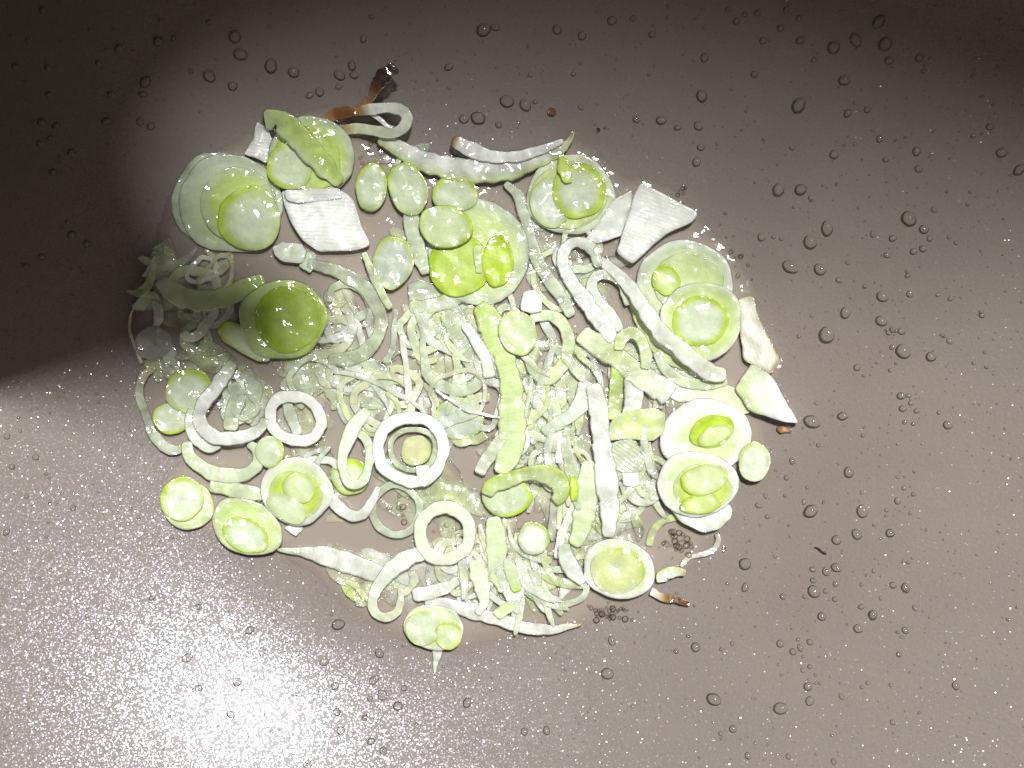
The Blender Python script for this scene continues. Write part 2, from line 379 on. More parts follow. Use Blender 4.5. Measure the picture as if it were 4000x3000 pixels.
# ------------------------------------------------------------------ leek slices (thing > layers)
def slice_(label, layers, group=None, name='leek_slice', cat='leek slice'):
    """layers: (part name, outline, z, thickness, colour stops, options)"""
    O = np.asarray(layers[0][1]); c = O.mean(0)
    r = thing(name, label, cat, c[0], c[1], layers[0][2], group)
    zt = layers[0][2] + layers[0][3]
    for i, (pn, o, z, th, st, kw) in enumerate(layers):
        if i: z, th = zt + (z - zt) * .75, th * .7
        if pn.startswith('>'):
            ribbon(pn[1:], o, kw.pop('width'), z, th, st, parent=r, **kw)
        else:
            blob(pn, o, z, th, st, parent=r, **kw)
    return r
def disc(label, cx, cy, rx, ry, rot=0, z=.04, th=.06, mid=Co, rim=Gr, rw=.14, edge=None, op=.97, off=(0, 0), dome=.12, group='small leek discs with a green rim'):
    o = blob('leek_disc', ell(cx, cy, rx, ry, rot), z, th, [(0, mid), (1 - rw * 2, mid), (1 - rw, tuple(.55 * a + .45 * b for a, b in zip(mid, rim))), (1, rim)], op=op, edge=edge, off=off, dome=dome)
    return tag(o, label, 'leek disc', group)
def strip(label, path, width, z, h, st, name='leek_strip', cat='leek strip', group=None, **kw):
    o = ribbon(name, path, width, z, h, st, **kw)
    return tag(o, label, cat, group)
def plate(label, poly, z, th, st, name='leek_plate', cat='leek piece', **kw):
    o = blob(name, lin(poly, 60), z, th, st, **kw)
    return tag(o, label, cat)
def ring(label, cx, cy, rx, ry, rot, width, z, h, col, op=.9, group='loose leek rings', **kw):
    E = ell(cx, cy, rx, ry, rot, n=16, wob=.05)
    o = ribbon('leek_ring', E, width, z, h, [(0, col), (1, col)], closed=True, op=op, n=64, **kw)
    return tag(o, label, 'leek ring', group)
G = 'thick layered leek slices'

# --- upper left
slice_('large pale layered leek slice, leftmost of the big ones, left of the ribbed white plate', [
    ('outer_layer', ell(860, 775, 190, 185, 10), .0, .06, [(0, Gy), (1, Gy)], dict(op=.95)),
    ('middle_layer', ell(905, 795, 214, 192, 20), .045, .055, [(0, Pg), (.6, f(Pg, Pa, .4)), (.82, Co), (1, Gy)], dict(off=(.1, -.1), dome=.25)),
    ('inner_layer', ell(930, 800, 150, 150, 0), .10, .03, [(0, Pg), (.7, Pg), (1, Co)], dict(dome=.3)),
    ('core', ell(972, 855, 128, 128, 0), .115, .045, [(0, f(Co, Wh, .3)), (.6, Co), (.86, f(Co, Pg, .7)), (1, Pg)], dict(edge=(165, Gr, .26), off=(.08, -.05), dome=.2))], G)
slice_('plump leek slice under a pale green strip, at the top left of the heap', [
    ('outer_layer', ell(1220, 605, 168, 152, 20), .03, .10, [(0, Pg), (.7, Pg), (.9, Pa), (1, Gy)], dict(dome=.25, edge=(15, Co, .2))),
    ('inner_layer', ell(1200, 620, 135, 122, 20), .125, .03, [(0, Pg), (.8, Pg), (1, f(Pg, Gr, .5))], dict(dome=.4)),
    ('core', ell(1130, 650, 92, 95, 0), .145, .035, [(0, Co), (.7, Co), (1, Pg)], dict(edge=(190, Gr, .25), dome=.3))], G)
strip('pale green strip folded over the plump slice at the top left', [(1025, 470), (1085, 470), (1150, 520), (1215, 590), (1280, 660), (1330, 720)], [70, 96, 98, 92, 80, 40], [.10, .19, .185, .18, .165, .13], .03, [(0, Pa), (.3, Pg), (1, Pg)], rib=.05, side=(1, Pa))
plate('ragged white end hanging down left of the plump top left slice', [(1003, 475), (1050, 500), (1065, 560), (1045, 640), (1005, 622), (955, 602), (990, 540)], .03, .08, [(0, Wh), (1, Wh)], rib=1.2, ribdir=80, rough=.02, name='leek_flap')
slice_('white ribbed leek plate with a raised lip along its top edge', [
    ('plate', lin([(1097, 744), (1326, 736), (1384, 777), (1410, 880), (1452, 957), (1405, 976), (1250, 985), (1186, 944), (1130, 860), (1110, 800)], 60), .09, .05, [(0, Wh), (1, Wh)], dict(rib=1.1, ribdir=87, rough=.012)),
    ('lip', lin([(1105, 742), (1330, 734), (1340, 775), (1160, 794), (1115, 780)], 40), .135, .03, [(0, f(Wh, Ye, .25)), (1, Wh)], dict(rib=1.2, ribdir=90, rough=.015))], None, 'leek_plate', 'leek piece')
# --- top
strip('burnt brown leek sliver sticking up from the top of the heap', [(1405, 432), (1440, 392), (1458, 352), (1480, 318), (1512, 285), (1545, 258)], [36, 36, 46, 56, 66, 50], [.06, .10, .17, .22, .25, .24], .04, [(0, Br), (.18, Tn), (.34, Br), (.5, f(Br, Db, .7)), (.62, Db), (1, Db)], rib=.2, jag=.2, name='burnt_leek_sliver')
strip('curled white leek loop with a browned end below the burnt sliver', [(1292, 470), (1300, 447), (1345, 440), (1400, 432), (1460, 424), (1525, 420), (1572, 430), (1592, 462), (1576, 500), (1532, 522), (1470, 512), (1395, 500), (1335, 506), (1300, 496)], [42, 44, 40, 42, 42, 44, 46, 46, 46, 44, 44, 42, 44, 40], [.05, .07, .09, .10, .12, .13, .14, .14, .13, .11, .08, .06, .05, .05], .07, [(0, Tn), (.06, Br), (.15, Br), (.21, Tn), (.27, Wh), (.6, f(Wh, Pa, .3)), (.85, f(Wh, Ye, .5)), (.95, Tn), (1, Tn)], name='leek_loop', rib=.3)
strip('thin cross wall inside the curled white loop at the top', [(1447, 440), (1480, 462), (1510, 490), (1540, 500)], [16, 20, 20, 14], .07, .07, [(0, Wh), (1, Wh)], op=.9)
strip('long white leek strip curving along the top edge of the heap', [(1480, 540), (1560, 582), (1640, 622), (1740, 652), (1860, 668), (1980, 660), (2080, 632), (2170, 598), (2225, 548), (2240, 512)], [40, 70, 82, 92, 96, 96, 88, 66, 40, 12], .03, .10, [(0, f(Wh, Pa, .4)), (.15, Wh), (.8, Wh), (.95, Cr), (1, Br)], rib=.2, side=(1, f(Pa, Pg, .5)))
strip('white leek wedge with a browned left end lying on the long top strip', [(1766, 548), (1800, 562), (1860, 592), (1940, 612), (2040, 606), (2130, 578), (2200, 548)], [40, 66, 56, 44, 44, 36, 20], .06, .10, [(0, Br), (.03, Tn), (.07, Wh), (1, Wh)], rib=.2)
disc('grey green disc right of the ribbed white plate', 1450, 730, 64, 96, 4, .07, edge=(80, Gr, .22), rim=Pg)
disc('oval pale disc tilted between two discs under the top strip', 1592, 735, 74, 108, -20, .08, edge=(100, f(Gr, Pg, .3), .2), rim=Pg)
disc('half hidden disc with the brightest green upper rim under the top strip', 1779, 758, 93, 74, 0, .07, edge=(90, Gr, .42), rim=Pg)
disc('grey oval disc left of the slice with two green cores', 1535, 1022, 80, 106, 8, .08, mid=(.52, .59, .48), rim=f(Pg, Co, .3), edge=(80, f(Gr, Ol, .4), .25))
strip('pale ribbed strip between the grey oval disc and the green cored slice', [(1605, 820), (1615, 900), (1635, 990), (1665, 1070)], [60, 70, 66, 40], .05, .06, [(0, Gy), (1, f(Gy, Ol, .3))], rib=.6)
slice_('leek slice with two deep green cores and a disc lying on its corner', [
    ('outer_layer', ell(1868, 985, 200, 206, 0), .05, .06, [(0, Pg), (.7, f(Pg, Pa, .4)), (.9, Co), (1, Gy)], dict(dome=.15)),
    ('core', ell(1795, 1035, 122, 120, 0), .11, .035, [(0, f(Pg, Dg, .5)), (.7, f(Pg, Gr, .5)), (1, Gr)], dict(edge=(190, f(Gr, Dg, .5), .3), dome=.3)),
    ('core', ell(1945, 1020, 62, 102, 0), .11, .045, [(0, f(Gr, Pg, .3)), (.7, Gr), (1, f(Gr, Dg, .3))], dict(dome=.3)),
    ('>divider', [(1868, 955), (1866, 1010), (1870, 1068)], .13, .03, [(0, f(Pg, Co, .5)), (1, f(Pg, Co, .5))], dict(width=30, rib=.2))], G)
disc('pale green disc lying on the slice with two green cores', 1742, 884, 108, 84, 8, .15, .05, mid=f(Co, Pg, .3), rim=Pg, edge=(20, Gr, .22))
strip('twisted clear strip running down past the right of the two cored slice', [(1975, 715), (2030, 770), (2056, 870), (2088, 985), (2130, 1072), (2184, 1145), (2236, 1235)], [30, 50, 46, 50, 54, 50, 40], .03, .07, [(0, Gy), (1, Gy)], op=.75, rib=.7)
# --- upper right
slice_('round leek slice with a tiny green flake on its rim, top right of the heap', [
    ('outer_layer', ell(2231, 760, 173, 157, -8), .03, .085, [(0, Pa), (.8, Pa), (1, f(Wh, Pa, .4))], dict(dome=.1)),
    ('inner_layer', ell(2225, 765, 146, 132, -8), .112, .014, [(0, Ye), (.8, f(Ye, Gr, .3)), (1, f(Ye, Pa, .4))], dict(dome=.2)),
    ('core', ell(2150, 795, 78, 100, -10), .122, .02, [(0, f(Co, Wh, .5)), (.75, f(Co, Wh, .3)), (1, Pg)], dict(dome=.5)),
    ('core', ell(2263, 745, 110, 108, 0), .126, .028, [(0, f(Co, Wh, .3)), (.66, Co), (.80, f(Gr, Ye, .3)), (.93, Gr), (1, f(Gr, Pg, .4))], dict(dome=.3))], G)
plate('tiny bright green flake on the rim of the round top right slice', [(2180, 606), (2205, 602), (2222, 650), (2236, 710), (2205, 716), (2178, 668)], .165, .014, [(0, f(Gr, Ye, .4)), (.8, f(Gr, Ye, .3)), (1, Gr)], name='leek_flake', cat='leek flake')
plate('white leek plate with sharp corners at the upper right edge of the heap', [(2502, 708), (2620, 770), (2733, 831), (2705, 868), (2600, 915), (2540, 970), (2470, 1035), (2405, 985), (2440, 880), (2477, 760)], .05, .11, [(0, Wh), (1, Wh)], rib=.45, ribdir=70, tilt=(-.02, -.06), rough=.003)
plate('narrow white plate left of the sharp cornered white plate', [(2269, 953), (2330, 880), (2400, 775), (2472, 738), (2468, 800), (2430, 920), (2350, 948)], .05, .08, [(0, Wh), (1, Wh)], rough=.016, tilt=(-.1, .1))
slice_('leek slice with a small green pocket, lying under the pale cored slice at right', [
    ('outer_layer', ell(2680, 1110, 190, 180, 0), .03, .08, [(0, f(Pa, Ye, .4)), (.6, Pa), (.85, Co), (1, Wh)], dict(dome=.15)),
    ('inner_layer', ell(2690, 1110, 135, 125, 0), .112, .02, [(0, Pa), (.6, f(Pg, Pa, .4)), (1, Pa)], dict(dome=.3)),
    ('core', ell(2602, 1095, 55, 62, -25), .125, .03, [(0, Ye), (.7, f(Ye, Pg, .5)), (1, Gr)], dict(edge=(120, Gr, .4)))], G)
slice_('pale leek slice with a wide round core ringed in green, at the right', [
    ('outer_layer', ell(2742, 1258, 160, 158, 0), .13, .06, [(0, Pa), (.75, f(Pg, Pa, .3)), (.88, Pa), (1, f(Wh, Pa, .4))], dict(dome=.05)),
    ('core', ell(2738, 1254, 110, 100, 0), .186, .022, [(0, f(Co, Wh, .2)), (.76, Co), (.88, Gr), (1, f(Gr, Pg, .3))], dict(dome=.4))], G)
strip('long white strip passing under the left side of the pale cored slice', [(2330, 1000), (2400, 1060), (2454, 1112), (2508, 1195), (2574, 1288), (2646, 1350), (2710, 1410), (2780, 1455), (2838, 1462)], [30, 50, 56, 60, 66, 70, 72, 70, 50], [.06, .08, .12, .16, .17, .16, .15, .13, .12], .05, [(0, Wh), (1, f(Wh, Pa, .3))], rib=.15, side=(1, Wh))
plate('frayed white piece with browned edge at the far right of the heap', [(2885, 1170), (2942, 1154), (2962, 1237), (2998, 1302), (3051, 1415), (3015, 1462), (2906, 1410), (2892, 1317)], .04, .07, [(0, f(Wh, Cr, .35)), (.85, f(Wh, Cr, .4)), (1, Cr)], edge=(10, Tn, .16), rib=.8, ribdir=20, rough=.02, name='leek_flap')
plate('white pointed wedge with a pale green side at the right tip of the heap', [(2870, 1516), (2935, 1415), (3015, 1465), (3069, 1566), (3125, 1655), (3069, 1650), (2924, 1606)], .05, .09, [(0, f(Wh, Pa, .4)), (.5, Wh), (1, (.78, .82, .84))], edge=(180, Pa, .7), rib=.5, ribdir=25, rough=.004, name='leek_wedge')
plate('small browned crumb below the pointed white wedge', [(3030, 1668), (3060, 1662), (3095, 1680), (3090, 1690), (3050, 1694), (3035, 1684)], .0, .03, [(0, Tn), (1, Br)], rough=.01, name='burnt_crumb', cat='crumb')
slice_('white leek slice holding a bright green crescent, right edge of the heap', [
    ('outer_layer', ell(2760, 1705, 178, 152, 0), .04, .08, [(0, f(Pa, Ye, .5)), (.6, Pa), (.8, Wh), (1, Wh)], dict(dome=.1, off=(.05, -.1))),
    ('crescent', ell(2782, 1684, 92, 62, -22), .118, .028, [(0, Gr), (.7, Gr), (1, f(Gr, Dg, .15))], dict(dome=.2)),
    ('core', ell(2794, 1700, 74, 36, -22), .142, .02, [(0, Ye), (.8, f(Ye, Pa, .4)), (1, f(Gr, Ye, .5))], dict(dome=.3))], G)
disc('pale round lobe with a yellow rim sticking out at the right edge', 2945, 1802, 64, 80, 0, .05, .08, mid=f(Co, Wh, .5), rim=f(Ye, Wh, .2), edge=(120, f(Gr, Ye, .5), .3))
slice_('leek slice with a core split into two halves, lower right', [
    ('outer_layer', ell(2725, 1890, 156, 130, 0), .12, .06, [(0, Pa), (.7, Pa), (.85, f(Wh, Pa, .3)), (1, Wh)], dict(dome=.05)),
    ('inner_layer', ell(2745, 1908, 116, 98, 0), .176, .014, [(0, f(Gr, Pg, .3)), (.8, f(Gr, Ye, .3)), (1, Pa)], dict(dome=.2)),
    ('core', ell(2752, 1874, 98, 60, -14), .186, .03, [(0, f(Ye, Co, .5)), (.8, f(Ye, Co, .4)), (1, f(Gr, Ye, .6))], dict(dome=.3, edge=(190, Gr, .2))),
    ('core', ell(2738, 1968, 84, 40, -8), .184, .028, [(0, Ye), (.7, f(Ye, Pg, .4)), (1, Gr)], dict(dome=.3, edge=(110, Gr, .35)))], G)
plate('white lower lip under the slice with the split core', [(2590, 1955), (2650, 1990), (2740, 2010), (2830, 1985), (2845, 1962), (2863, 1990), (2858, 2025), (2800, 2072), (2740, 2082), (2660, 2040)], .06, .08, [(0, Wh), (1, f(Wh, Pa, .3))], rough=.012, name='leek_flap')
# --- bottom
slice_('round leek slice with a solid yellow green centre, bottom right', [
    ('outer_layer', ell(2418, 2222, 144, 118, 6), .05, .09, [(0, Ye), (.7, Pa), (.86, f(Wh, Pa, .3)), (1, Wh)], dict(dome=.1)),
    ('core', ell(2411, 2230, 106, 92, 0), .138, .012, [(0, f(Ye, Co, .5)), (.5, f(Ye, Pg, .3)), (.85, Ye), (1, f(Pa, Wh, .3))], dict(dome=.5, edge=(50, Gr, .2)))], G)
strip('browned curl poking out below the round bottom right slice', [(2540, 2310), (2572, 2326), (2610, 2338), (2650, 2345), (2694, 2364)], [34, 30, 34, 28, 14], [.02, .03, .05, .05, .03], .035, [(0, Wh), (.25, Cr), (.4, Tn), (.6, Br), (1, f(Br, Db, .6))], rib=.3, jag=.12, name='burnt_leek_sliver')
strip('small white bean shaped piece right of the round bottom right slice', [(2590, 2275), (2588, 2252), (2612, 2236), (2645, 2232), (2680, 2238)], [44, 50, 46, 40, 24], .03, .06, [(0, Wh), (.8, f(Wh, Pa, .3)), (1, Tn)], rib=.05, side=(-1, Ye))
strip('thin cream film edge round the bubbles at the lower right', [(2800, 2085), (2806, 2110), (2785, 2145), (2740, 2165), (2690, 2180), (2660, 2212)], [18, 24, 22, 20, 22, 14], .01, .035, [(0, Cr), (.5, Wh), (1, Cr)], op=.8)
strip('thin pale strand curving above the bubbles at the lower right', [(2536, 2130), (2545, 2085), (2580, 2045), (2640, 2020), (2690, 2012)], [30, 34, 30, 26, 14], .02, .05, [(0, Pa), (.5, Ye), (1, Pa)], op=.75)
slice_('small leek slice with two cores side by side, lowest of the heap', [
    ('outer_layer', ell(1698, 2448, 122, 88, 8), .03, .09, [(0, Pa), (.8, Pa), (1, f(Wh, Pa, .2))], dict(dome=.1)),
    ('core', ell(1652, 2456, 70, 68, 0), .118, .03, [(0, f(Co, Wh, .3)), (.78, Co), (1, f(Ye, Gr, .35))], dict(dome=.3)),
    ('core', ell(1750, 2482, 56, 54, -40), .116, .03, [(0, Co), (.7, f(Pa, Ye, .4)), (1, f(Gr, Ye, .4))], dict(dome=.3, edge=(120, Gr, .3)))], G)
strip('thin white spike pointing down below the lowest slice', [(1708, 2535), (1704, 2570), (1700, 2600), (1697, 2632)], [44, 32, 18, 5], [.03, .02, .01, .005], .03, [(0, Wh), (1, Gy)], op=.8, name='leek_spike', rib=.2)
# --- lower left slices
slice_('leek slice with a pitted white core and bright green upper left rim, lower left', [
    ('outer_layer', ell(735, 1975, 102, 96, 0), .03, .06, [(0, Pa), (.8, Pa), (1, f(Pa, Ye, .4))], dict(op=.95)),
    ('core', ell(712, 1948, 86, 86, 0), .08, .045, [(0, (.30, .34, .30)), (.07, (.32, .36, .32)), (.13, Co), (.75, f(Co, Wh, .3)), (1, Pg)], dict(dome=.2, edge=(130, Gr, .34)))], G)
slice_('tilted oval leek slice with an oval white core, lowest at the left', [
    ('outer_layer', ell(965, 2058, 148, 106, 24), .03, .10, [(0, Pa), (.7, f(Pg, Ye, .4)), (.88, Pa), (1, f(Pa, Ye, .3))], dict(dome=.1)),
    ('core', ell(958, 2088, 96, 66, 22), .126, .03, [(0, f(Co, Wh, .4)), (.75, Co), (.92, f(Pg, Gr, .3)), (1, f(Gr, Pg, .4))], dict(dome=.25, edge=(90, Gr, .3)))], G)
slice_('round leek slice with a green bar across its core, lower left', [
    ('outer_layer', ell(1158, 1918, 140, 132, 0), .05, .09, [(0, Pa), (.72, Pa), (.86, f(Wh, Pa, .3)), (1, Wh)], dict(dome=.08)),
    ('inner_layer', ell(1152, 1935, 106, 102, 0), .136, .014, [(0, f(Gr, Ye, .2)), (.85, f(Gr, Ye, .3)), (1, Pa)], dict(dome=.2)),
    ('core', ell(1168, 1908, 66, 58, 30), .146, .025, [(0, f(Co, Ye, .5)), (.75, f(Co, Ye, .4)), (1, f(Gr, Ye, .5))], dict(dome=.4)),
    ('core', ell(1120, 1985, 88, 50, 32), .146, .025, [(0, f(Co, Wh, .2)), (.8, f(Co, Ye, .3)), (1, f(Ye, Pa, .3))], dict(dome=.3))], G)
strip('short pale stub between the lower left slices', [(820, 1895), (880, 1905), (950, 1922), (1030, 1935)], [50, 62, 60, 50], .06, .06, [(0, Pa), (1, f(Pa, Wh, .3))], rib=.1, side=(-1, f(Wh, Pa, .4)))
plate('white crumbly tip under the round slice with the green bar', [(1110, 2060), (1150, 2045), (1185, 2060), (1160, 2096), (1135, 2085)], .02, .05, [(0, Wh), (1, Wh)], rough=.02, name='leek_flap')
# --- left
disc('disc with a bright green top rim, upper of two at the left edge', 738, 1528, 96, 88, -20, .06, .06, mid=f(Co, Wh, .1), rim=Pg, edge=(75, Gr, .36))
disc('smaller disc with a thin green rim, lower of two at the left edge', 672, 1634, 78, 62, 0, .05, .06, mid=f(Co, Wh, .15), rim=f(Gr, Pg, .3), edge=(-110, Gr, .25))
strip('broad white curl sweeping round in front of the left discs', [(915, 1415), (880, 1460), (838, 1520), (795, 1575), (778, 1630), (800, 1682), (860, 1712), (945, 1708), (1010, 1678), (1035, 1630)], [44, 56, 58, 58, 58, 56, 56, 54, 52, 36], [.08, .10, .12, .13, .13, .12, .12, .11, .10, .08], .07, [(0, Gy), (.2, Wh), (.8, Wh), (1, Gy)], name='leek_ring', cat='leek ring', rib=.15)
strip('second white curl just below the broad left curl', [(752, 1600), (742, 1650), (762, 1710), (815, 1748), (860, 1735)], [34, 44, 48, 46, 30], .07, .06, [(0, Gy), (.5, Wh), (1, Gy)], name='leek_ring', cat='leek ring', op=.92)
strip('soft pale strip hanging inside the broad left curl', [(905, 1500), (930, 1550), (905, 1620), (900, 1680)], [46, 60, 60, 50], .06, .05, [(0, Gy), (1, f(Gy, Pa, .4))], op=.8)
strip('soft clear strip right of the broad left curl', [(950, 1450), (990, 1510), (985, 1590), (960, 1650)], [50, 66, 60, 40], .05, .05, [(0, Gy), (1, f(Gy, Pa, .3))], op=.7)
ring('white leaning ring right of the broad left curl', 1153, 1636, 104, 86, 25, 46, .08, .07, Wh, .95)
strip('white strip lying inside the leaning ring at the left', [(1120, 1570), (1140, 1630), (1165, 1700)], [40, 50, 40], .06, .05, [(0, Gy), (1, Wh)], op=.8)
strip('wide open curl below the broad left curl showing pan through it', [(728, 1725), (745, 1785), (805, 1836), (880, 1858), (955, 1852), (1006, 1812), (1000, 1755), (970, 1730)], [44, 54, 58, 60, 58, 52, 44, 30], .06, .07, [(0, f(Gy, Pa, .3)), (1, f(Gy, Pa, .4))], name='leek_ring', cat='leek ring', op=.9)
disc('small disc with green right rim beside the wide open curl', 1054, 1765, 58, 62, 0, .10, .05, mid=Co, rim=Pa, edge=(-10, Gr, .25))
strip('clear thin band round the far left edge of the heap', [(610, 1430), (560, 1470), (545, 1540), (570, 1620), (598, 1695), (640, 1742), (690, 1758), (730, 1745)], [24, 34, 36, 36, 38, 44, 44, 24], .01, .06, [(0, Cr), (.5, Gy), (1, Gy)], op=.6)
# --- shaded left
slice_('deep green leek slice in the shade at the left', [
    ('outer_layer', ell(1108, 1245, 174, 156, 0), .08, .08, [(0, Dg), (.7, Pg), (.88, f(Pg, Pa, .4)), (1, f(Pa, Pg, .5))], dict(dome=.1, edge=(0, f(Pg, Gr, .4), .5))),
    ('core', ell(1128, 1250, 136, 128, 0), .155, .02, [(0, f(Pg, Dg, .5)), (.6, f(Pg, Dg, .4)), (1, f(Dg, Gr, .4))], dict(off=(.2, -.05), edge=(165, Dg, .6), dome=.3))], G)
plate('pale fan shaped piece under the shaded green slice', [(848, 1292), (880, 1252), (930, 1260), (1000, 1340), (1060, 1378), (1055, 1412), (1010, 1414), (930, 1372), (868, 1330)], .07, .06, [(0, Pa), (.9, Pa), (1, Pa)], edge=(110, Gr, .3), name='leek_wedge')
strip('olive strip running left from the shaded green slice', [(620, 1088), (667, 1135), (770, 1172), (880, 1162), (960, 1122), (1030, 1090)], [50, 80, 84, 84, 76, 50], .05, .06, [(0, Gy), (.5, f(Gy, Pg, .5)), (1, Pg)], op=.9)
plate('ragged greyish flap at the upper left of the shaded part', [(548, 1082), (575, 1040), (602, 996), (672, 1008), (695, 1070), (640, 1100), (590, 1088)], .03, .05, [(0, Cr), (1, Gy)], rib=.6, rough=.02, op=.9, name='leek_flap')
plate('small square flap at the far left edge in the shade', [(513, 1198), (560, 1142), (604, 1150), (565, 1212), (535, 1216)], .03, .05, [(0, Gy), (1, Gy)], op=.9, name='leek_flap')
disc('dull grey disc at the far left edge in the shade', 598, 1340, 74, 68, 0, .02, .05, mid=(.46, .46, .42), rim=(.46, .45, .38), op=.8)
strip('thin clear skin along the left edge beside the dull grey disc', [(530, 1195), (508, 1235), (507, 1290), (524, 1345), (556, 1420)], [8, 12, 12, 14, 12], .01, .04, [(0, Cr), (1, Cr)], op=.7)
ring('small dim ring between the grey disc and the fan shaped piece', 765, 1318, 48, 52, 0, 34, .03, .05, f(Gy, Ol, .3), .8)
plate('whitish soft lump under the ribbed white plate', [(1062, 965), (1110, 945), (1180, 955), (1200, 985), (1180, 1030), (1110, 1024), (1075, 1000)], .08, .05, [(0, Gy), (1, Wh)], rough=.014, name='leek_lump')
plate('second soft lump under the ribbed white plate, more to the right', [(1170, 985), (1230, 985), (1240, 1040), (1210, 1068), (1170, 1040)], .06, .05, [(0, Gy), (1, Gy)], op=.85, rough=.014, name='leek_lump')
strip('big soft clear curl right of the shaded green slice', [(1200, 1030), (1262, 1040), (1340, 1072), (1421, 1118), (1470, 1194), (1490, 1270), (1450, 1352), (1370, 1400), (1280, 1402)], [40, 52, 58, 60, 56, 50, 56, 60, 40], .04, .07, [(0, Gy), (1, f(Gy, Ol, .3))], name='leek_ring', cat='leek ring', op=.62)
strip('inner soft curl within the big clear curl right of the green slice', [(1285, 1180), (1300, 1125), (1365, 1110), (1425, 1150), (1445, 1220)], [22, 30, 34, 30, 20], .03, .06, [(0, Gy), (1, Gy)], name='leek_ring', cat='leek ring', op=.6)
strip('pale chord crossing the big clear curl right of the green slice', [(1285, 1290), (1345, 1268), (1410, 1235), (1450, 1205)], [30, 40, 40, 26], .03, .05, [(0, Gy), (1, Gy)], op=.6)
strip('slim greenish strip slanting below the ribbed white plate', [(1422, 985), (1446, 1045), (1482, 1128), (1524, 1205)], [22, 34, 34, 26], .09, .05, [(0, f(Gy, Pa, .5)), (1, f(Gy, Ol, .5))], rib=.1)
plate('clear blob under the grey oval disc', [(1590, 1110), (1640, 1090), (1700, 1110), (1720, 1170), (1670, 1200), (1600, 1185)], .04, .05, [(0, Gy), (1, Gy)], op=.6, name='leek_lump')
strip('soft band running right from the clear blob in the middle', [(1600, 1200), (1680, 1195), (1760, 1172), (1840, 1150)], [50, 60, 60, 40], .05, .05, [(0, f(Gy, Ol, .3)), (1, f(Pa, Gy, .4))], op=.75)
strip('pair of thin strands falling from the clear blob in the middle', [(1545, 1208), (1538, 1290), (1535, 1360), (1500, 1420)], [20, 22, 24, 30], .05, .05, [(0, Gy), (1, Gy)], op=.65)
strip('long thin strand ending in a U bend in the middle of the heap', [(1618, 1200), (1648, 1284), (1656, 1386), (1672, 1465), (1735, 1512), (1805, 1528), (1860, 1500), (1880, 1450)], [18, 24, 26, 38, 48, 50, 48, 34], .05, .06, [(0, Gy), (1, f(Gy, Pa, .3))], op=.72, name='leek_ring', cat='leek ring')
ring('faint clear ring left of the long thin U strand', 1580, 1435, 72, 60, 0, 24, .03, .05, Gy, .55)
strip('ribbed clear strip slanting through the middle', [(1740, 1215), (1790, 1300), (1835, 1385), (1870, 1450)], [50, 84, 84, 60], .05, .05, [(0, f(Gy, Pa, .4)), (1, Gy)], op=.75, rib=.9)
strip('white edged strip beside the ribbed clear one in the middle', [(1815, 1265), (1865, 1340), (1905, 1420), (1912, 1475)], [34, 46, 44, 56], .09, .05, [(0, Wh), (1, f(Wh, Pa, .3))], op=.92, rib=.4)
# --- centre
strip('wide yellow green strip running down the middle of the heap', [(1868, 1190), (1905, 1240), (1935, 1320), (1972, 1400), (1995, 1500), (1998, 1600), (2000, 1690), (1985, 1780), (1955, 1850)], [60, 110, 90, 80, 88, 104, 110, 96, 60], .07, .06, [(0, Pg), (.3, f(Pg, Pa, .5)), (1, Pa)], rib=.45, op=.95)
disc('pale slit disc near the very centre of the heap', 2022, 1300, 76, 92, -18, .13, .045, mid=f(Co, Ye, .3), rim=f(Ye, Gr, .2))
plate('white glossy lump above the pale slit disc', [(2030, 1212), (2044, 1136), (2086, 1130), (2122, 1160), (2116, 1216), (2075, 1225)], .06, .09, [(0, Wh), (1, Wh)], name='leek_lump', dome=.3)
strip('round soft ring right of the pale slit disc', [(2068, 1245), (2140, 1232), (2200, 1268), (2220, 1344), (2196, 1430), (2141, 1478), (2090, 1452), (2066, 1400)], [34, 46, 48, 50, 52, 56, 54, 40], .06, .06, [(0, f(Gy, Pa, .3)), (.6, f(Pa, Ye, .3)), (1, Gy)], name='leek_ring', cat='leek ring', op=.88)
strip('white hairpin strip in the upper middle right', [(2342, 1045), (2315, 975), (2258, 945), (2208, 972), (2200, 1035), (2238, 1105), (2292, 1182), (2345, 1255), (2400, 1335)], [34, 46, 46, 50, 56, 62, 68, 68, 50], .06, .075, [(0, Gy), (.3, Wh), (1, Wh)], rib=.25, name='leek_loop')
strip('second softer hairpin right of the white hairpin', [(2452, 1195), (2435, 1120), (2392, 1076), (2335, 1076), (2310, 1118), (2338, 1175), (2385, 1228), (2422, 1290)], [26, 38, 42, 44, 46, 48, 50, 36], .05, .07, [(0, Gy), (1, f(Wh, Gy, .4))], op=.88, name='leek_loop')
strip('olive sliver squeezed below the long white strip at right', [(2460, 1150), (2500, 1240), (2545, 1330), (2620, 1400), (2700, 1440)], [30, 50, 56, 50, 30], .05, .05, [(0, Ol), (1, f(Ol, Pa, .5))], op=.85)
strip('clear curl under the pale cored slice at right', [(2560, 1370), (2600, 1440), (2670, 1490), (2760, 1505), (2840, 1490)], [30, 40, 44, 44, 30], .05, .06, [(0, Gy), (1, Pa)], op=.75)
strip('pale yellow hook in the right middle', [(2420, 1370), (2428, 1322), (2468, 1300), (2505, 1328), (2522, 1385), (2520, 1440)], [44, 52, 50, 48, 50, 40], .09, .06, [(0, Ye), (1, f(Pa, Wh, .3))], name='leek_loop')
strip('broad pale strip slanting across the right middle', [(2268, 1300), (2340, 1352), (2420, 1402), (2480, 1455), (2550, 1500), (2620, 1545)], [70, 92, 80, 84, 96, 90], .08, .05, [(0, f(Pa, Wh, .5)), (.4, f(Ye, Pa, .5)), (1, f(Wh, Pa, .2))], rib=.3)
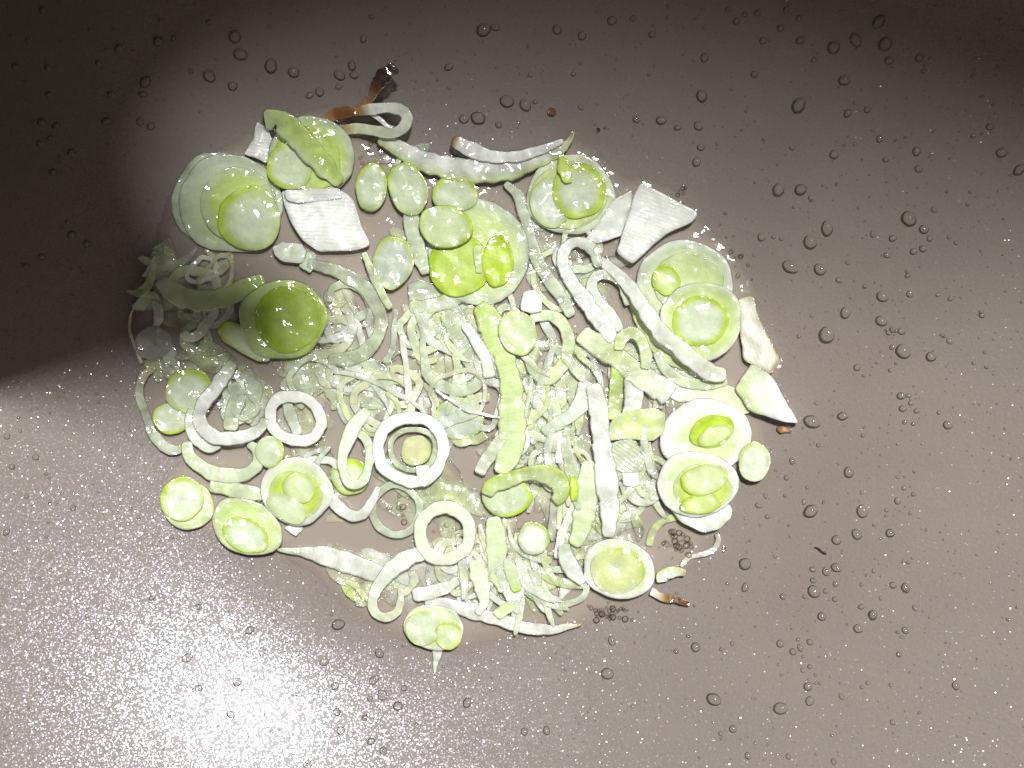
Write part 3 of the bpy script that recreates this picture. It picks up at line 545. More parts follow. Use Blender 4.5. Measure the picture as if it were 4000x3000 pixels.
strip('green upright strip below the broad pale slanting strip', [(2412, 1420), (2408, 1500), (2402, 1590), (2400, 1640)], [46, 54, 56, 50], .07, .05, [(0, Pg), (1, f(Pg, Pa, .3))], rib=.3)
strip('white ribbed strip right of the green upright strip', [(2472, 1450), (2478, 1520), (2470, 1590), (2450, 1650)], [60, 80, 78, 50], .07, .05, [(0, Wh), (1, f(Wh, Pa, .2))], rib=.6)
strip('whitish slab under the wedge at the right', [(2560, 1500), (2650, 1520), (2740, 1535), (2850, 1560), (2930, 1600)], [60, 100, 90, 110, 50], .04, .05, [(0, Wh), (1, Pa)], op=.92, rib=.2)
plate('pale yellow leaf piece left of the white slice with the green crescent', [(2372, 1722), (2385, 1645), (2437, 1602), (2546, 1592), (2602, 1612), (2592, 1695), (2553, 1722), (2463, 1715)], .10, .04, [(0, Ye), (.7, f(Ye, Pa, .3)), (1, Pa)], rough=.014, name='leek_leaf')
plate('ribbed clear fan below the pale yellow leaf piece', [(2375, 1735), (2463, 1708), (2535, 1782), (2505, 1842), (2445, 1850), (2385, 1830)], .08, .05, [(0, f(Gy, Cr, .3)), (1, f(Gy, Cr, .2))], rib=1.4, ribdir=55, op=.9, name='leek_wedge')
plate('white block below the ribbed clear fan', [(2430, 1842), (2495, 1838), (2500, 1890), (2470, 1905), (2432, 1895)], .07, .05, [(0, Wh), (1, Wh)], name='leek_lump')
plate('torn soft scrap below the white block at right', [(2410, 1880), (2470, 1900), (2545, 1885), (2550, 1930), (2490, 1945), (2440, 1955)], .04, .05, [(0, f(Gy, Cr, .3)), (1, Gy)], op=.85, rough=.018, name='leek_flap')
strip('long white upright strip right of the middle', [(2318, 1500), (2335, 1590), (2345, 1680), (2360, 1790), (2372, 1900), (2380, 2000), (2376, 2100)], [60, 76, 72, 84, 90, 76, 50], .09, .06, [(0, f(Wh, Pa, .2)), (.5, Wh), (1, Wh)], rib=.35)
strip('soft white strip bending left from the long upright strip', [(2285, 1490), (2275, 1570), (2225, 1625), (2166, 1662), (2120, 1690)], [56, 66, 62, 54, 40], .07, .05, [(0, Wh), (1, Gy)], op=.85, rib=.3)
strip('pale green upright strip left of the long white upright one', [(2296, 1800), (2296, 1880), (2292, 1970), (2272, 2060), (2240, 2130)], [50, 80, 90, 84, 50], .07, .05, [(0, f(Pa, Wh, .4)), (1, Pa)], op=.92, rib=.3)
strip('thin upright stick in the lower middle', [(2192, 1700), (2188, 1750), (2182, 1810)], [28, 34, 30], .07, .05, [(0, Wh), (1, Wh)], rib=.4, op=.92)
disc('disc with green sides under the arched yellow hook', 1978, 1935, 102, 84, 8, .09, .05, mid=Co, rim=f(Pg, Pa, .3), edge=(-30, Gr, .22))
strip('arched yellow green hook across the lower middle', [(1900, 1935), (1925, 1895), (1985, 1875), (2058, 1852), (2130, 1850), (2185, 1888), (2188, 1935), (2165, 1960)], [56, 64, 56, 56, 74, 84, 76, 40], [.13, .14, .14, .14, .14, .13, .13, .12], .05, [(0, f(Pa, Pg, .4)), (.5, Pa), (1, f(Pa, Ye, .3))], name='leek_loop', rib=.1, side=(-1, f(Gr, Ye, .4)))
plate('bright yellow green sliver right of the arched hook', [(2226, 1852), (2248, 1856), (2264, 1902), (2255, 1950), (2230, 1962)], .10, .05, [(0, f(Gr, Ye, .5)), (.8, Gr), (1, Gr)], name='leek_flake', cat='leek flake')
disc('small glossy disc with green right rim below the arched hook', 2085, 2102, 64, 66, 0, .10, .06, mid=f(Wh, Co, .3), rim=Pa, edge=(50, Gr, .3))
strip('white green strip slanting down to the left of the arched hook', [(1972, 1690), (1945, 1735), (1908, 1785), (1870, 1850)], [34, 52, 54, 50], .08, .05, [(0, f(Wh, Pa, .5)), (1, f(Wh, Pa, .4))], rib=.6)
strip('pale soft strip below the disc under the arched hook', [(1925, 2020), (1936, 2090), (1940, 2160), (1950, 2240), (1975, 2310)], [60, 80, 84, 84, 60], .07, .05, [(0, f(Pa, Wh, .3)), (1, Pa)], op=.95, rib=.2)
strip('whitish drip shaped piece in the lower middle', [(1862, 2190), (1868, 2240), (1885, 2300), (1890, 2350), (1862, 2400)], [60, 76, 66, 40, 26], .08, .05, [(0, f(Pa, Wh, .4)), (1, Wh)], op=.95, rib=.2)
strip('slender petal with a yellow tip in the lower middle', [(1978, 2180), (1998, 2240), (2012, 2285), (2020, 2310)], [34, 50, 46, 34], .10, .04, [(0, f(Wh, Pa, .4)), (.75, Pa), (.9, f(Gr, Ye, .4)), (1, f(Gr, Ye, .3))], rib=.1)
plate('square pale lump at the end of the lower middle strips', [(1925, 2395), (1960, 2358), (2012, 2350), (2015, 2382), (1978, 2402), (1950, 2422)], .07, .06, [(0, f(Pa, Ye, .3)), (1, Pa)], name='leek_lump')
plate('soft pale sheet beside the slender petal', [(2020, 2180), (2060, 2190), (2055, 2250), (2040, 2330), (2005, 2350), (1990, 2300)], .05, .04, [(0, Pa), (1, f(Pa, Wh, .4))], op=.85, name='leek_leaf')
# --- lower rings
ring('thick pale ring in the lower middle showing pan through it', 1739, 2081, 98, 102, 0, 52, .07, .075, f(Wh, Pa, .35), .95)
ring('thin clear ring left of the thick pale ring', 1547, 1990, 92, 96, 0, 32, .04, .07, Gy, .75)
ring('white coiled ring with a yellowish disc inside', 1609, 1751, 132, 124, 0, 50, .08, .08, Wh, .97)
ring('soft inner ring inside the white coiled ring', 1615, 1757, 88, 82, 0, 22, .06, .06, f(Gy, Pa, .3), .75)
disc('yellowish dimpled disc inside the white coiled ring', 1625, 1760, 60, 62, 0, .06, .05, mid=f(Ye, Cr, .5), rim=f(Ye, Pa, .3), edge=(-20, f(Ye, Gr, .3), .25))
plate('white cut end on the lower side of the coiled ring', [(1622, 1822), (1672, 1815), (1695, 1870), (1660, 1905), (1635, 1895)], .12, .05, [(0, Wh), (1, Wh)], name='leek_lump')
disc('disc with a bright green patch behind the pear shaped ring', 1368, 1862, 78, 70, 10, .05, .05, mid=f(Pa, Wh, .2), rim=Pg, edge=[(70, Gr, .5), (-120, f(Gr, Pg, .3), .2)])
strip('pear shaped ring left of the white coiled ring', [(1440, 1600), (1395, 1650), (1358, 1720), (1338, 1800), (1350, 1868), (1388, 1895), (1428, 1862), (1445, 1790), (1432, 1720), (1400, 1690)], [40, 60, 56, 42, 38, 38, 38, 38, 40, 30], [.05, .07, .09, .11, .12, .12, .11, .10, .08, .07], .06, [(0, f(Gy, Pa, .3)), (.3, f(Wh, Pa, .4)), (1, f(Gy, Pa, .3))], name='leek_ring', cat='leek ring', op=.92)
strip('white strand looping from the barred slice to the thin clear ring', [(1290, 1745), (1250, 1790), (1236, 1850), (1270, 1915), (1318, 1978), (1370, 2016), (1420, 2005), (1455, 1955), (1475, 1900)], [18, 24, 36, 48, 52, 48, 44, 34, 22], .06, .07, [(0, Gy), (.4, Wh), (1, Wh)], name='leek_loop')
disc('clear disc with a thin green outline in the middle left', 1795, 1636, 92, 86, 15, .05, .05, mid=(.58, .65, .53), rim=f(Gr, Pg, .2), rw=.08, op=.93)
strip('fine white thread crossing the clear green outlined disc', [(1700, 1520), (1740, 1550), (1815, 1598), (1888, 1620), (1965, 1632)], [10, 14, 14, 12, 10], .11, .02, [(0, Wh), (1, Gy)], rib=.1, name='leek_thread')
strip('small brownish scrap below the barred slice', [(1275, 2030), (1310, 2022), (1345, 2032)], [24, 34, 20], .01, .03, [(0, Cr), (1, Cr)], op=.8)
strip('white S shaped strip ending in a bottom loop', [(1665, 2162), (1590, 2182), (1530, 2228), (1485, 2280), (1455, 2340), (1465, 2392), (1508, 2412), (1552, 2388), (1566, 2335), (1562, 2300)], [50, 66, 74, 62, 48, 42, 40, 36, 32, 22], [.07, .08, .09, .08, .06, .05, .05, .05, .05, .05], .06, [(0, Wh), (.5, f(Wh, Gy, .4)), (.7, f(Gy, Cr, .5)), (1, f(Gy, Cr, .5))], op=.93, name='leek_loop')
strip('frilly scrap right of the S shaped strip', [(1560, 2330), (1600, 2300), (1622, 2260), (1600, 2235)], [20, 30, 34, 24], .06, .04, [(0, Cr), (1, Gy)], op=.85, jag=.2)
strip('ribbed greyish strip tapering to the left at the bottom', [(1085, 2148), (1160, 2152), (1262, 2168), (1350, 2196), (1435, 2226), (1510, 2250)], [12, 36, 76, 82, 80, 60], .03, .06, [(0, Gy), (.5, Wh), (1, f(Wh, Pa, .1))], rib=1.0, jag=.1)
strip('crumpled yellow scrap under the ribbed tapering strip', [(1318, 2262), (1350, 2290), (1380, 2330), (1425, 2362)], [20, 40, 34, 24], .01, .04, [(0, Ye), (.6, f(Ye, Gr, .4)), (1, Ol)], op=.9, jag=.22)
strip('second yellow scrap beside the bottom loop', [(1345, 2272), (1390, 2290), (1425, 2330), (1440, 2350)], [16, 26, 26, 14], .03, .04, [(0, f(Pa, Cr, .4)), (1, f(Ye, Gr, .3))], op=.9, jag=.2)
strip('short ribbed white strip above the lowest slice', [(1612, 2325), (1680, 2312), (1740, 2294), (1790, 2265)], [56, 58, 52, 34], .08, .05, [(0, Wh), (1, f(Wh, Pa, .3))], rib=1.0)
strip('long white strip along the bottom edge ending in a tan tip', [(1660, 2352), (1730, 2355), (1810, 2380), (1890, 2405), (1975, 2430), (2060, 2452), (2150, 2460), (2225, 2448), (2272, 2440)], [26, 50, 54, 50, 52, 50, 46, 30, 8], .04, .065, [(0, Wh), (.85, Wh), (.95, Cr), (1, Tn)], rib=.4)
ring('oval clear ring with a small yellow disc inside, bottom right middle', 2173, 2292, 118, 68, 4, 28, .04, .06, Gy, .8)
disc('small yellow disc inside the oval clear ring', 2126, 2272, 54, 36, 0, .04, .04, mid=f(Ye, Cr, .4), rim=f(Ye, Gr, .3), op=.9)
strip('glossy white strip crossing the oval clear ring', [(2200, 2125), (2215, 2185), (2245, 2235), (2278, 2280)], [50, 64, 66, 34], .09, .06, [(0, Gy), (.4, Wh), (1, Wh)], rib=.2)
plate('white triangular flap inside the oval clear ring', [(2188, 2258), (2262, 2262), (2240, 2300), (2182, 2358), (2186, 2310)], .05, .03, [(0, Wh), (1, Gy)], op=.9, name='leek_flap')
plate('clear ragged scrap above the round slice with the solid yellow green centre', [(2410, 1975), (2460, 1968), (2500, 1995), (2492, 2055), (2450, 2070), (2415, 2060)], .03, .04, [(0, Gy), (1, Gy)], op=.6, rough=.014, name='leek_flap')
ring('faint thin ring around the pale soft strips in the lower middle', 1868, 2205, 62, 56, 0, 20, .05, .05, f(Gy, Pa, .5), .6)

# soft cooked shreds packed between the larger pieces
def word_dir(th):
    d = math.degrees(th) % 180
    return 'lying level' if d < 22 or d > 158 else ('falling right' if d < 67 else ('upright' if d < 113 else 'rising right'))
CN = [(f(Gy, Pa, .3), 'dull'), (f(Gy, Pa, .6), 'greenish'), (f(Pa, Ye, .4), 'yellowish'), (f(Wh, Pa, .25), 'white'), (f(Wh, Gy, .5), 'clear'), (f(Pa, Cr, .6), 'cream')]
def sheets():
    zones = [(1900, 1400, 240, 280, 22, 'near the pale slit disc'), (2150, 1700, 170, 240, 26, 'left of the white upright strip'), (2200, 1450, 190, 160, 12, 'under the pale slanting strip'), (1330, 1500, 190, 90, 11, 'above the leaning ring'), (740, 1130, 150, 130, 12, 'in the left shade'), (760, 1430, 150, 60, 5, 'above the left discs'), (1880, 2230, 210, 140, 30, 'in the lower middle'), (2280, 2000, 120, 150, 18, 'beside the pale green upright strip'), (2520, 1450, 170, 90, 7, 'under the pale cored slice'), (950, 1580, 100, 90, 5, 'inside the broad left curl'), (1530, 1500, 140, 90, 8, 'above the white coiled ring'), (1600, 650, 120, 50, 4, 'under the long top strip'), (2650, 1500, 160, 70, 6, 'left of the pointed wedge'), (1250, 1830, 90, 110, 6, 'right of the barred slice'), (1490, 2240, 130, 70, 8, 'round the S shaped strip'), (1180, 1450, 130, 50, 6, 'below the shaded green slice'), (1330, 1250, 110, 110, 7, 'inside the big clear curl'), (1700, 1320, 110, 120, 8, 'beside the long U strand'), (2110, 960, 60, 140, 6, 'beside the twisted clear strip'), (1560, 1860, 130, 90, 8, 'under the white coiled ring'), (1150, 1630, 80, 70, 3, 'inside the leaning ring'), (1740, 1950, 110, 60, 6, 'above the thick pale ring'), (2480, 1920, 110, 120, 8, 'below the ribbed clear fan'), (2280, 1080, 60, 90, 4, 'inside the white hairpin'), (1640, 960, 90, 90, 5, 'round the grey oval disc')]
    for cx, cy, rx, ry, n, where in zones:
        for _ in range(n):
            a = random.random() * 2 * math.pi; r = math.sqrt(random.random())
            x, y = cx + rx * r * math.cos(a), cy + ry * r * math.sin(a)
            L = random.uniform(60, 135); w_ = random.uniform(30, 65); th = random.gauss(1.4 if cx > 1800 else .6, .6)
            O = ell(x, y, L, w_, math.degrees(th), n=44, wob=.26)
            col, cn = random.choice(CN); op = random.uniform(.30, .62)
            o = blob('leek_sheet', O, random.uniform(.03, .06), random.uniform(.012, .02), [(0, col), (.8, col), (1, f(col, Wh, .3))], op=op, rough=.006, rib=random.choice([.1, .5]), ribdir=-math.degrees(th), tilt=(random.gauss(0, .03), random.gauss(0, .03)), fade=.85)
            o['cn'] = cn; tag(o, f'{"wide" if w_ > 45 else "narrow"} limp {cn} sheet {where}, {word_dir(th)}', 'leek sheet', 'limp clear leek sheets in the heap')
sheets()
def shreds():
    zones = [(1900, 1450, 280, 330, 20, 'near the pale slit disc'), (2140, 1750, 180, 260, 22, 'left of the white upright strip'), (2180, 1500, 200, 170, 12, 'under the pale slanting strip'), (1330, 1480, 180, 90, 10, 'above the leaning ring'), (700, 1120, 150, 110, 16, 'in the left shade'), (780, 1420, 150, 40, 8, 'above the left discs'), (1880, 2230, 170, 140, 14, 'in the lower middle'), (2250, 2000, 120, 160, 16, 'beside the pale green upright strip'), (1480, 1600, 120, 70, 8, 'above the white coiled ring'), (2480, 1450, 170, 90, 10, 'under the pale cored slice'), (2450, 2050, 90, 60, 6, 'above the slice with the solid centre'), (1400, 1150, 120, 150, 6, 'in the big clear curl')]
    for cx, cy, rx, ry, n, where in zones:
        for _ in range(n):
            a = random.random() * 2 * math.pi; r = math.sqrt(random.random())
            x, y = cx + rx * r * math.cos(a), cy + ry * r * math.sin(a)
            th = random.gauss(1.45 if cx > 1800 else .5, .7); cv = random.gauss(0, .018); L = random.uniform(60, 170); pts = []; t0 = th
            for k in range(5):
                pts.append((x, y)); x += math.cos(th) * L / 4; y += math.sin(th) * L / 4; th += cv * L / 4
            wv = random.uniform(12, 40); col, cn = random.choice(CN)
            strip(f'{"thin" if wv < 26 else "wide"} {cn} shred {where}, {word_dir((t0 + th) / 2)}{", curled" if abs(cv) > .02 else ""}', pts, [wv * .4, wv, wv * 1.1, wv * .9, wv * .3], random.uniform(.02, .07), random.uniform(.02, .035), [(0, col), (1, col)], op=random.uniform(.35, .7), rib=random.choice([.1, .6]), jag=.15, name='leek_shred', cat='leek shred', group='soft leek shreds in the heap', n=16)
shreds()

def loops():
    zones = [(1900, 1420, 260, 260, 6, 'near the pale slit disc'), (2150, 1720, 160, 230, 7, 'left of the white upright strip'), (1330, 1480, 180, 80, 4, 'above the leaning ring'), (1880, 2220, 160, 120, 8, 'in the lower middle'), (1700, 1320, 120, 120, 4, 'beside the long U strand'), (1350, 1230, 100, 120, 4, 'inside the big clear curl'), (950, 1590, 90, 90, 3, 'inside the broad left curl'), (760, 1150, 150, 130, 5, 'in the left shade'), (2230, 1050, 80, 120, 3, 'by the white hairpin'), (2490, 1950, 100, 110, 4, 'below the ribbed clear fan'), (1500, 1560, 110, 60, 4, 'above the white coiled ring'), (1290, 1850, 60, 100, 2, 'right of the barred slice'), (1600, 700, 90, 50, 2, 'under the long top strip')]
    for cx, cy, rx, ry, n, where in zones:
        for _ in range(n):
            a = random.random() * 2 * math.pi; r = math.sqrt(random.random())
            x, y = cx + rx * r * math.cos(a), cy + ry * r * math.sin(a)
            R = random.uniform(50, 110); e = random.uniform(.55, 1); E = ell(x, y, R, R * e, random.uniform(0, 180), n=14, wob=.16)
            if random.random() < .55: E = np.roll(E, random.randrange(14), 0)[:random.randint(8, 12)]; cl = False
            else: cl = True
            wv = random.uniform(18, 40); col, cn = random.choice(CN)
            o = ribbon('leek_ring', E, wv, random.uniform(.05, .09), random.uniform(.02, .035), [(0, col), (1, f(col, Wh, .4))], closed=cl, op=random.uniform(.55, .9), rib=.3, n=48)
            tag(o, f'{"thin" if wv < 28 else "broad"} {"closed" if cl else "broken"} {cn} {"round" if e > .78 else "oval"} ring {where}', 'leek ring', 'loose clear rings in the heap')
loops()

def strands():
    zones = [(2150, 1740, 120, 230, 16, 1.5, 'left of the white upright strip'), (2240, 1960, 90, 130, 8, 1.55, 'beside the pale green upright strip'), (1960, 2230, 170, 100, 14, 1.4, 'in the lower middle'), (2060, 1500, 120, 120, 6, 1.5, 'near the pale slit disc'), (2300, 1380, 130, 90, 6, .8, 'under the pale slanting strip'), (1700, 1420, 120, 110, 6, 1.2, 'beside the long U strand'), (1380, 1460, 150, 60, 6, .2, 'above the leaning ring'), (2480, 1860, 70, 140, 6, 1.3, 'below the ribbed clear fan'), (2060, 2330, 150, 60, 8, .9, 'above the tan tipped strip')]
    for cx, cy, rx, ry, n, t0, where in zones:
        for _ in range(n):
            x, y = cx + rx * random.uniform(-1, 1), cy + ry * random.uniform(-1, 1); th = random.gauss(t0, .25); cv = random.gauss(0, .004); L = random.uniform(150, 330); pts = []
            x -= math.cos(th) * L / 2; y -= math.sin(th) * L / 2
            for k in range(6):
                pts.append((x, y)); x += math.cos(th) * L / 5; y += math.sin(th) * L / 5; th += cv * L / 5 + random.gauss(0, .12)
            wv = random.uniform(18, 44); col, cn = random.choice(CN)
            strip(f'{"thin" if wv < 30 else "wide"} long {cn} strand {where}, {word_dir(th)}', pts, [wv * .6, wv, wv * random.uniform(.7, 1.2), wv, wv * .5], random.uniform(.05, .10), random.uniform(.02, .04), [(0, col), (1, f(col, Wh, random.random() * .6))], op=random.uniform(.5, .85), rib=random.choice([.2, .8]), jag=.12, name='leek_strand', cat='leek strand', group='long soft strands in the heap', n=24)
strands()

# ------------------------------------------------------------------ droplets on the pan
def dome_mesh(name, nr=7, n=24, wob=0.0):
    V = []; F = []
    for a in range(nr):
        q = math.radians(74) * (1 - a / nr); r = math.sin(q) / math.sin(math.radians(74)); z = (math.cos(q) - math.cos(math.radians(74))) / (1 - math.cos(math.radians(74)))
        for i in range(n):
            t = 2 * math.pi * i / n; k = 1 + wob * noise.noise((math.cos(t) * .9, math.sin(t) * .9, wob * 70))
            V.append((r * k * math.cos(t), r * k * math.sin(t), z))
    V.append((0, 0, 1.0))
    for a in range(nr - 1):
        for i in range(n): F.append((a * n + i, a * n + (i + 1) % n, (a + 1) * n + (i + 1) % n, (a + 1) * n + i))
    for i in range(n): F.append(((nr - 1) * n + i, (nr - 1) * n + (i + 1) % n, nr * n))
    me = bpy.data.meshes.new(name); me.from_pydata(V, [], F); me.update()
    me.polygons.foreach_set('use_smooth', [True] * len(me.polygons)); me.materials.append(M_DROP)
    return me
DM = [dome_mesh('droplet', wob=w) for w in (.04, .09, .13, .18)]
TL = [(1015,158,30),(1038,235,28),(1170,285,30),(1270,312,28),(905,330,28),(1005,372,22),(685,180,24),(628,354,24),(618,408,16),(512,208,16),(425,272,14),(475,408,14),(185,45,16),(120,175,12),(65,290,16),(205,292,14),(210,408,14),(180,530,20),(242,545,16),(458,525,18),(605,525,18),(652,545,18),(308,660,18),(230,745,16),(170,620,12),(215,597,12),(375,1055,16),(310,1015,20),(180,1110,16),(112,1150,16),(1570,168,16),(1605,72,12),(1520,285,20),(1467,325,24),(1530,325,18),(1380,398,22),(1338,412,16),(1463,375,14),(2090,130,32),(2140,118,18),(1940,290,18),(2190,440,30),(2065,510,34),(2005,515,22),(2155,540,16),(900,98,12),(1165,115,10),(825,308,12),(750,165,12),(1940,380,8),(1865,312,8)]
TR = [(195,128,22),(302,155,20),(432,90,22),(523,80,14),(605,148,16),(832,250,20),(1085,175,18),(970,92,16),(1005,62,12),(1060,58,14),(935,42,12),(1160,122,16),(1185,42,14),(1240,80,14),(1245,175,18),(1390,205,30),(1585,95,28),(1485,172,26),(1612,190,32),(1305,260,14),(1630,262,18),(1760,250,18),(1780,308,12),(1435,348,24),(1047,322,16),(820,415,28),(1238,455,32),(1450,490,18),(1535,475,16),(645,520,22),(537,517,16),(805,545,22),(717,552,14),(297,463,12),(58,455,28),(100,440,12),(265,320,12),(80,322,12),(815,637,18),(797,700,20),(1210,638,12),(1392,668,22),(1590,600,18),(1748,655,20),(1615,690,14),(1757,730,18),(1480,622,8),(1088,603,8),(887,622,8),(1150,822,28),(1247,820,28),(1292,858,14),(1078,1025,20),(1130,1025,10),(1163,1032,10),(1360,988,30),(1287,1048,32),(1202,1153,32),(1330,1165,28),(1412,1210,14),(1715,945,34),(1780,992,22),(1825,905,14),(1560,1012,14),(1645,1030,16),(1805,1030,14),(1735,1087,16),(1775,1075,18),(1920,1050,10),(1620,1102,14),(1890,1025,10),(1450,1135,10),(1600,1282,26),(1718,1270,16),(1525,1238,10),(1595,1388,24),(1440,1352,24),(1660,1430,10),(1682,1432,16),(1628,1437,14),(1358,1448,38),(1690,1518,34),(1810,1542,24),(1240,1452,10),(1490,1588,16),(1642,1500,12),(1890,1475,14),(2030,1362,14),(2115,660,24),(2190,735,24),(2065,548,16),(2100,290,8),(1710,1190,12),(1840,1275,10),(1895,1290,12),(1860,1450,10),(2042,1522,8),(1295,1365,8)]
RM = [(1262,325,68),(1530,280,44),(1302,170,18),(2035,102,36),(2100,100,22),(2120,165,26),(2115,130,12),(2050,213,32),(2170,232,28),(2065,330,22),(2140,342,22),(1715,375,14),(1320,530,22),(1580,765,46),(1045,810,26),(1095,665,30),(950,745,14),(1222,895,16),(1195,1018,24),(1250,1100,64),(1700,1100,56),(2005,1010,32),(1908,1090,20),(2060,900,22),(2140,952,22),(2005,805,16),(2065,800,12),(1650,1300,46),(1475,1350,48),(1940,1290,42),(880,1145,24),(805,1050,28),(862,965,20),(690,1160,14),(685,1555,60),(1270,1605,28),(1385,1620,36),(1475,1590,46),(1800,1615,20),(2055,1535,18),(2100,1542,18),(2130,1505,14),(945,1490,18),(2115,1115,18),(1695,938,18)]
BR = [(688,97,36),(1275,38,28),(1280,135,58),(1385,130,24),(1470,68,30),(1012,178,28),(1200,180,18),(1462,200,26),(1350,350,42),(1690,268,26),(1790,338,44),(1965,80,32),(2072,105,44),(1690,72,18),(1860,192,18),(1665,455,44),(2155,278,24),(2070,470,32),(2035,528,14),(258,615,46),(575,585,18),(90,650,26),(480,635,18),(990,585,38),(1145,550,18),(1245,572,28),(1165,620,30),(1100,655,32),(975,765,14),(1245,783,22),(1185,815,22),(1295,855,16),(998,858,12),(1230,955,42),(1300,925,14),(1245,1080,40),(415,1065,62),(995,1145,58),(1518,1040,24),(1695,960,18),(1745,925,20),(2015,678,26),(1965,1265,26),(580,1322,36),(475,1362,22),(712,1555,32),(1060,1560,24),(1300,1540,14),(1452,1603,26),(880,1458,12),(775,1445,14),(2110,832,12)]
BL = [(1270,470,36),(1380,655,34),(730,710,42),(1165,915,40),(830,970,32),(1110,1200,32),(1410,1205,22),(1665,1015,28),(1855,1010,20),(1915,745,38),(2010,950,34),(2025,1175,34),(2060,1335,36),(1775,1630,38),(2040,420,52),(430,190,26),(830,265,26)]
BM = [(180,670,40),(132,900,38),(205,1030,44),(340,1125,44),(100,1060,26),(55,1225,28),(110,1430,34),(215,1510,36),(395,970,28),(940,1095,40),(1435,1345,36),(1625,1335,34),(2150,845,54),(500,1285,18),(2190,560,38)]
LM = [(50,745,24),(258,895,26),(85,965,24),(190,1180,16),(45,1435,24),(525,1260,24),(145,705,14),(135,610,10)]
drops = []
for lst, x0, y0, k in ((TL, 0, 0, .904), (TR, 2000, 0, .904), (RM, 2600, 1500, .452), (BR, 2600, 2250, .452), (BL, 400, 2250, .452), (BM, 1400, 2250, .452), (LM, 0, 1300, .5425)):
    drops += [(x0 + x * k, y0 + y * k, r * k) for x, y, r in lst]
drops += [(1928 * 1.808, 712 * 1.808, 14), (2048 * 1.808, 918 * 1.808, 20), (1955 * 1.808, 1270 * 1.808, 17), (1884 * 1.808, 1328 * 1.808, 18), (2065 * 1.808, 1482 * 1.808, 16)]
MARKS = [(600, 800, 'left of the leftmost slice', 0), (893, 790, 'the leftmost large slice', 1), (1200, 600, 'the plump slice', 1), (1545, 258, 'the burnt sliver', 1), (1860, 660, 'the top strip', 1), (2231, 760, 'the flaked slice', 1), (2620, 850, 'the white plate', 1), (2740, 1150, 'the pale cored slice', 1), (3100, 1650, 'the white wedge', 1), (2945, 1802, 'the pale round lobe', 1), (2725, 1890, 'the split core', 1), (2660, 2350, 'the browned curl', 1), (2418, 2222, 'the yellow centred slice', 1), (1698, 2448, 'the lowest small slice', 1), (965, 2058, 'the tilted oval slice', 1), (725, 1965, 'the pitted core', 1), (672, 1634, 'the left discs', 1)]
MARKS = [m for m in MARKS if m[3]]
def place_words(x, y):
    d, mx, my, nm = min((math.hypot(x - m[0], y - m[1]), m[0], m[1], m[2]) for m in MARKS)
    a = math.degrees(math.atan2(my - y, x - mx)) % 360
    dn = ['right of', 'upper right of', 'above', 'upper left of', 'left of', 'lower left of', 'below', 'lower right of'][int((a + 22.5) // 45) % 8]
    return ('close ' if d < 260 else ('' if d < 620 else 'far ')) + dn + ' ' + nm
drops.sort(key=lambda d: -d[2])
items = []
from mathutils import Quaternion
for i, (x, y, r) in enumerate(drops):
    wi = random.randrange(4); o = bpy.data.objects.new('oil_droplet', DM[wi]); COL.objects.link(o)
    p = Vector(W(x, y, .0005).tolist()); o.location = p
    e = 1e-3
    nrm = Vector((-(float(zpan(p.x + e, p.y)) - float(zpan(p.x - e, p.y))) / (2 * e), -(float(zpan(p.x, p.y + e)) - float(zpan(p.x, p.y - e))) / (2 * e), 1)).normalized()
    o.rotation_mode = 'QUATERNION'
    o.rotation_quaternion = Vector((0, 0, 1)).rotation_difference(nrm) @ Quaternion((0, 0, 1), random.random() * 6.28)
    s = .90 * r / 1000 * (H - p.z) / H; st_ = random.uniform(1.0, 1.3)
    o.scale = (s * st_, s, s * random.uniform(.5, .7))
    sz = 'large' if r > 24 else ('middling' if r > 14 else ('small' if r > 8 else 'tiny'))
    items.append((o, f'{sz} {"oval " if st_ > 1.18 else ""}droplet {place_words(x, y)}', x))
for o, l, x in items: tag(o, l, 'oil droplet', 'clear oil droplets on the pan')
# fine spatter
def spatter():
    from math import cos, sin, pi
    V = []; F = []; O, _ = crom(POOL, 120, True)
    def inside(x, y):
        a = np.arctan2(y - 1500, x - 1800); A = np.arctan2(O[:, 1] - 1500, O[:, 0] - 1800); k = np.argmin(np.abs(np.angle(np.exp(1j * (A - a)))))
        return math.hypot(x - 1800, y - 1500) < math.hypot(O[k, 0] - 1800, O[k, 1] - 1500) + 8
    n = 0
    while n < 2400:
        x, y = random.uniform(-150, 4150), random.uniform(-100, 3100)
        if inside(x, y): continue
        dens = .35 + .65 * (noise.noise((x * .004, y * .004, 2.2)) * .5 + .5)
        if random.random() > dens: continue
        r = random.uniform(2.2, 4.5) if random.random() < .9 else random.uniform(4.5, 8)
        p = W(x, y, .0004); b = len(V); s = r / 1000; ph = random.random() * 6; el = random.uniform(.6, 1)
        for ring_, zz in ((1, 0), (.72, .55)):
            for k in range(7):
                t = 2 * pi * k / 7; a_, b_ = cos(t) * s * ring_, sin(t) * s * ring_ * el
                V.append((p[0] + a_ * cos(ph) - b_ * sin(ph), p[1] + a_ * sin(ph) + b_ * cos(ph), 0)); xx, yy, _z = V[-1]
                V[-1] = (xx, yy, float(zpan(xx, yy)) + .0004 + s * zz)
        V.append((p[0], p[1], p[2] + s * .75))
        for k in range(7):
            j = (k + 1) % 7
            F.append((b + k, b + j, b + 7 + j, b + 7 + k)); F.append((b + 7 + k, b + 7 + j, b + 14))
        n += 1
    o = mesh_obj('oil_spatter', V, F, mat=M_DROP); o['kind'] = 'stuff'
spatter()
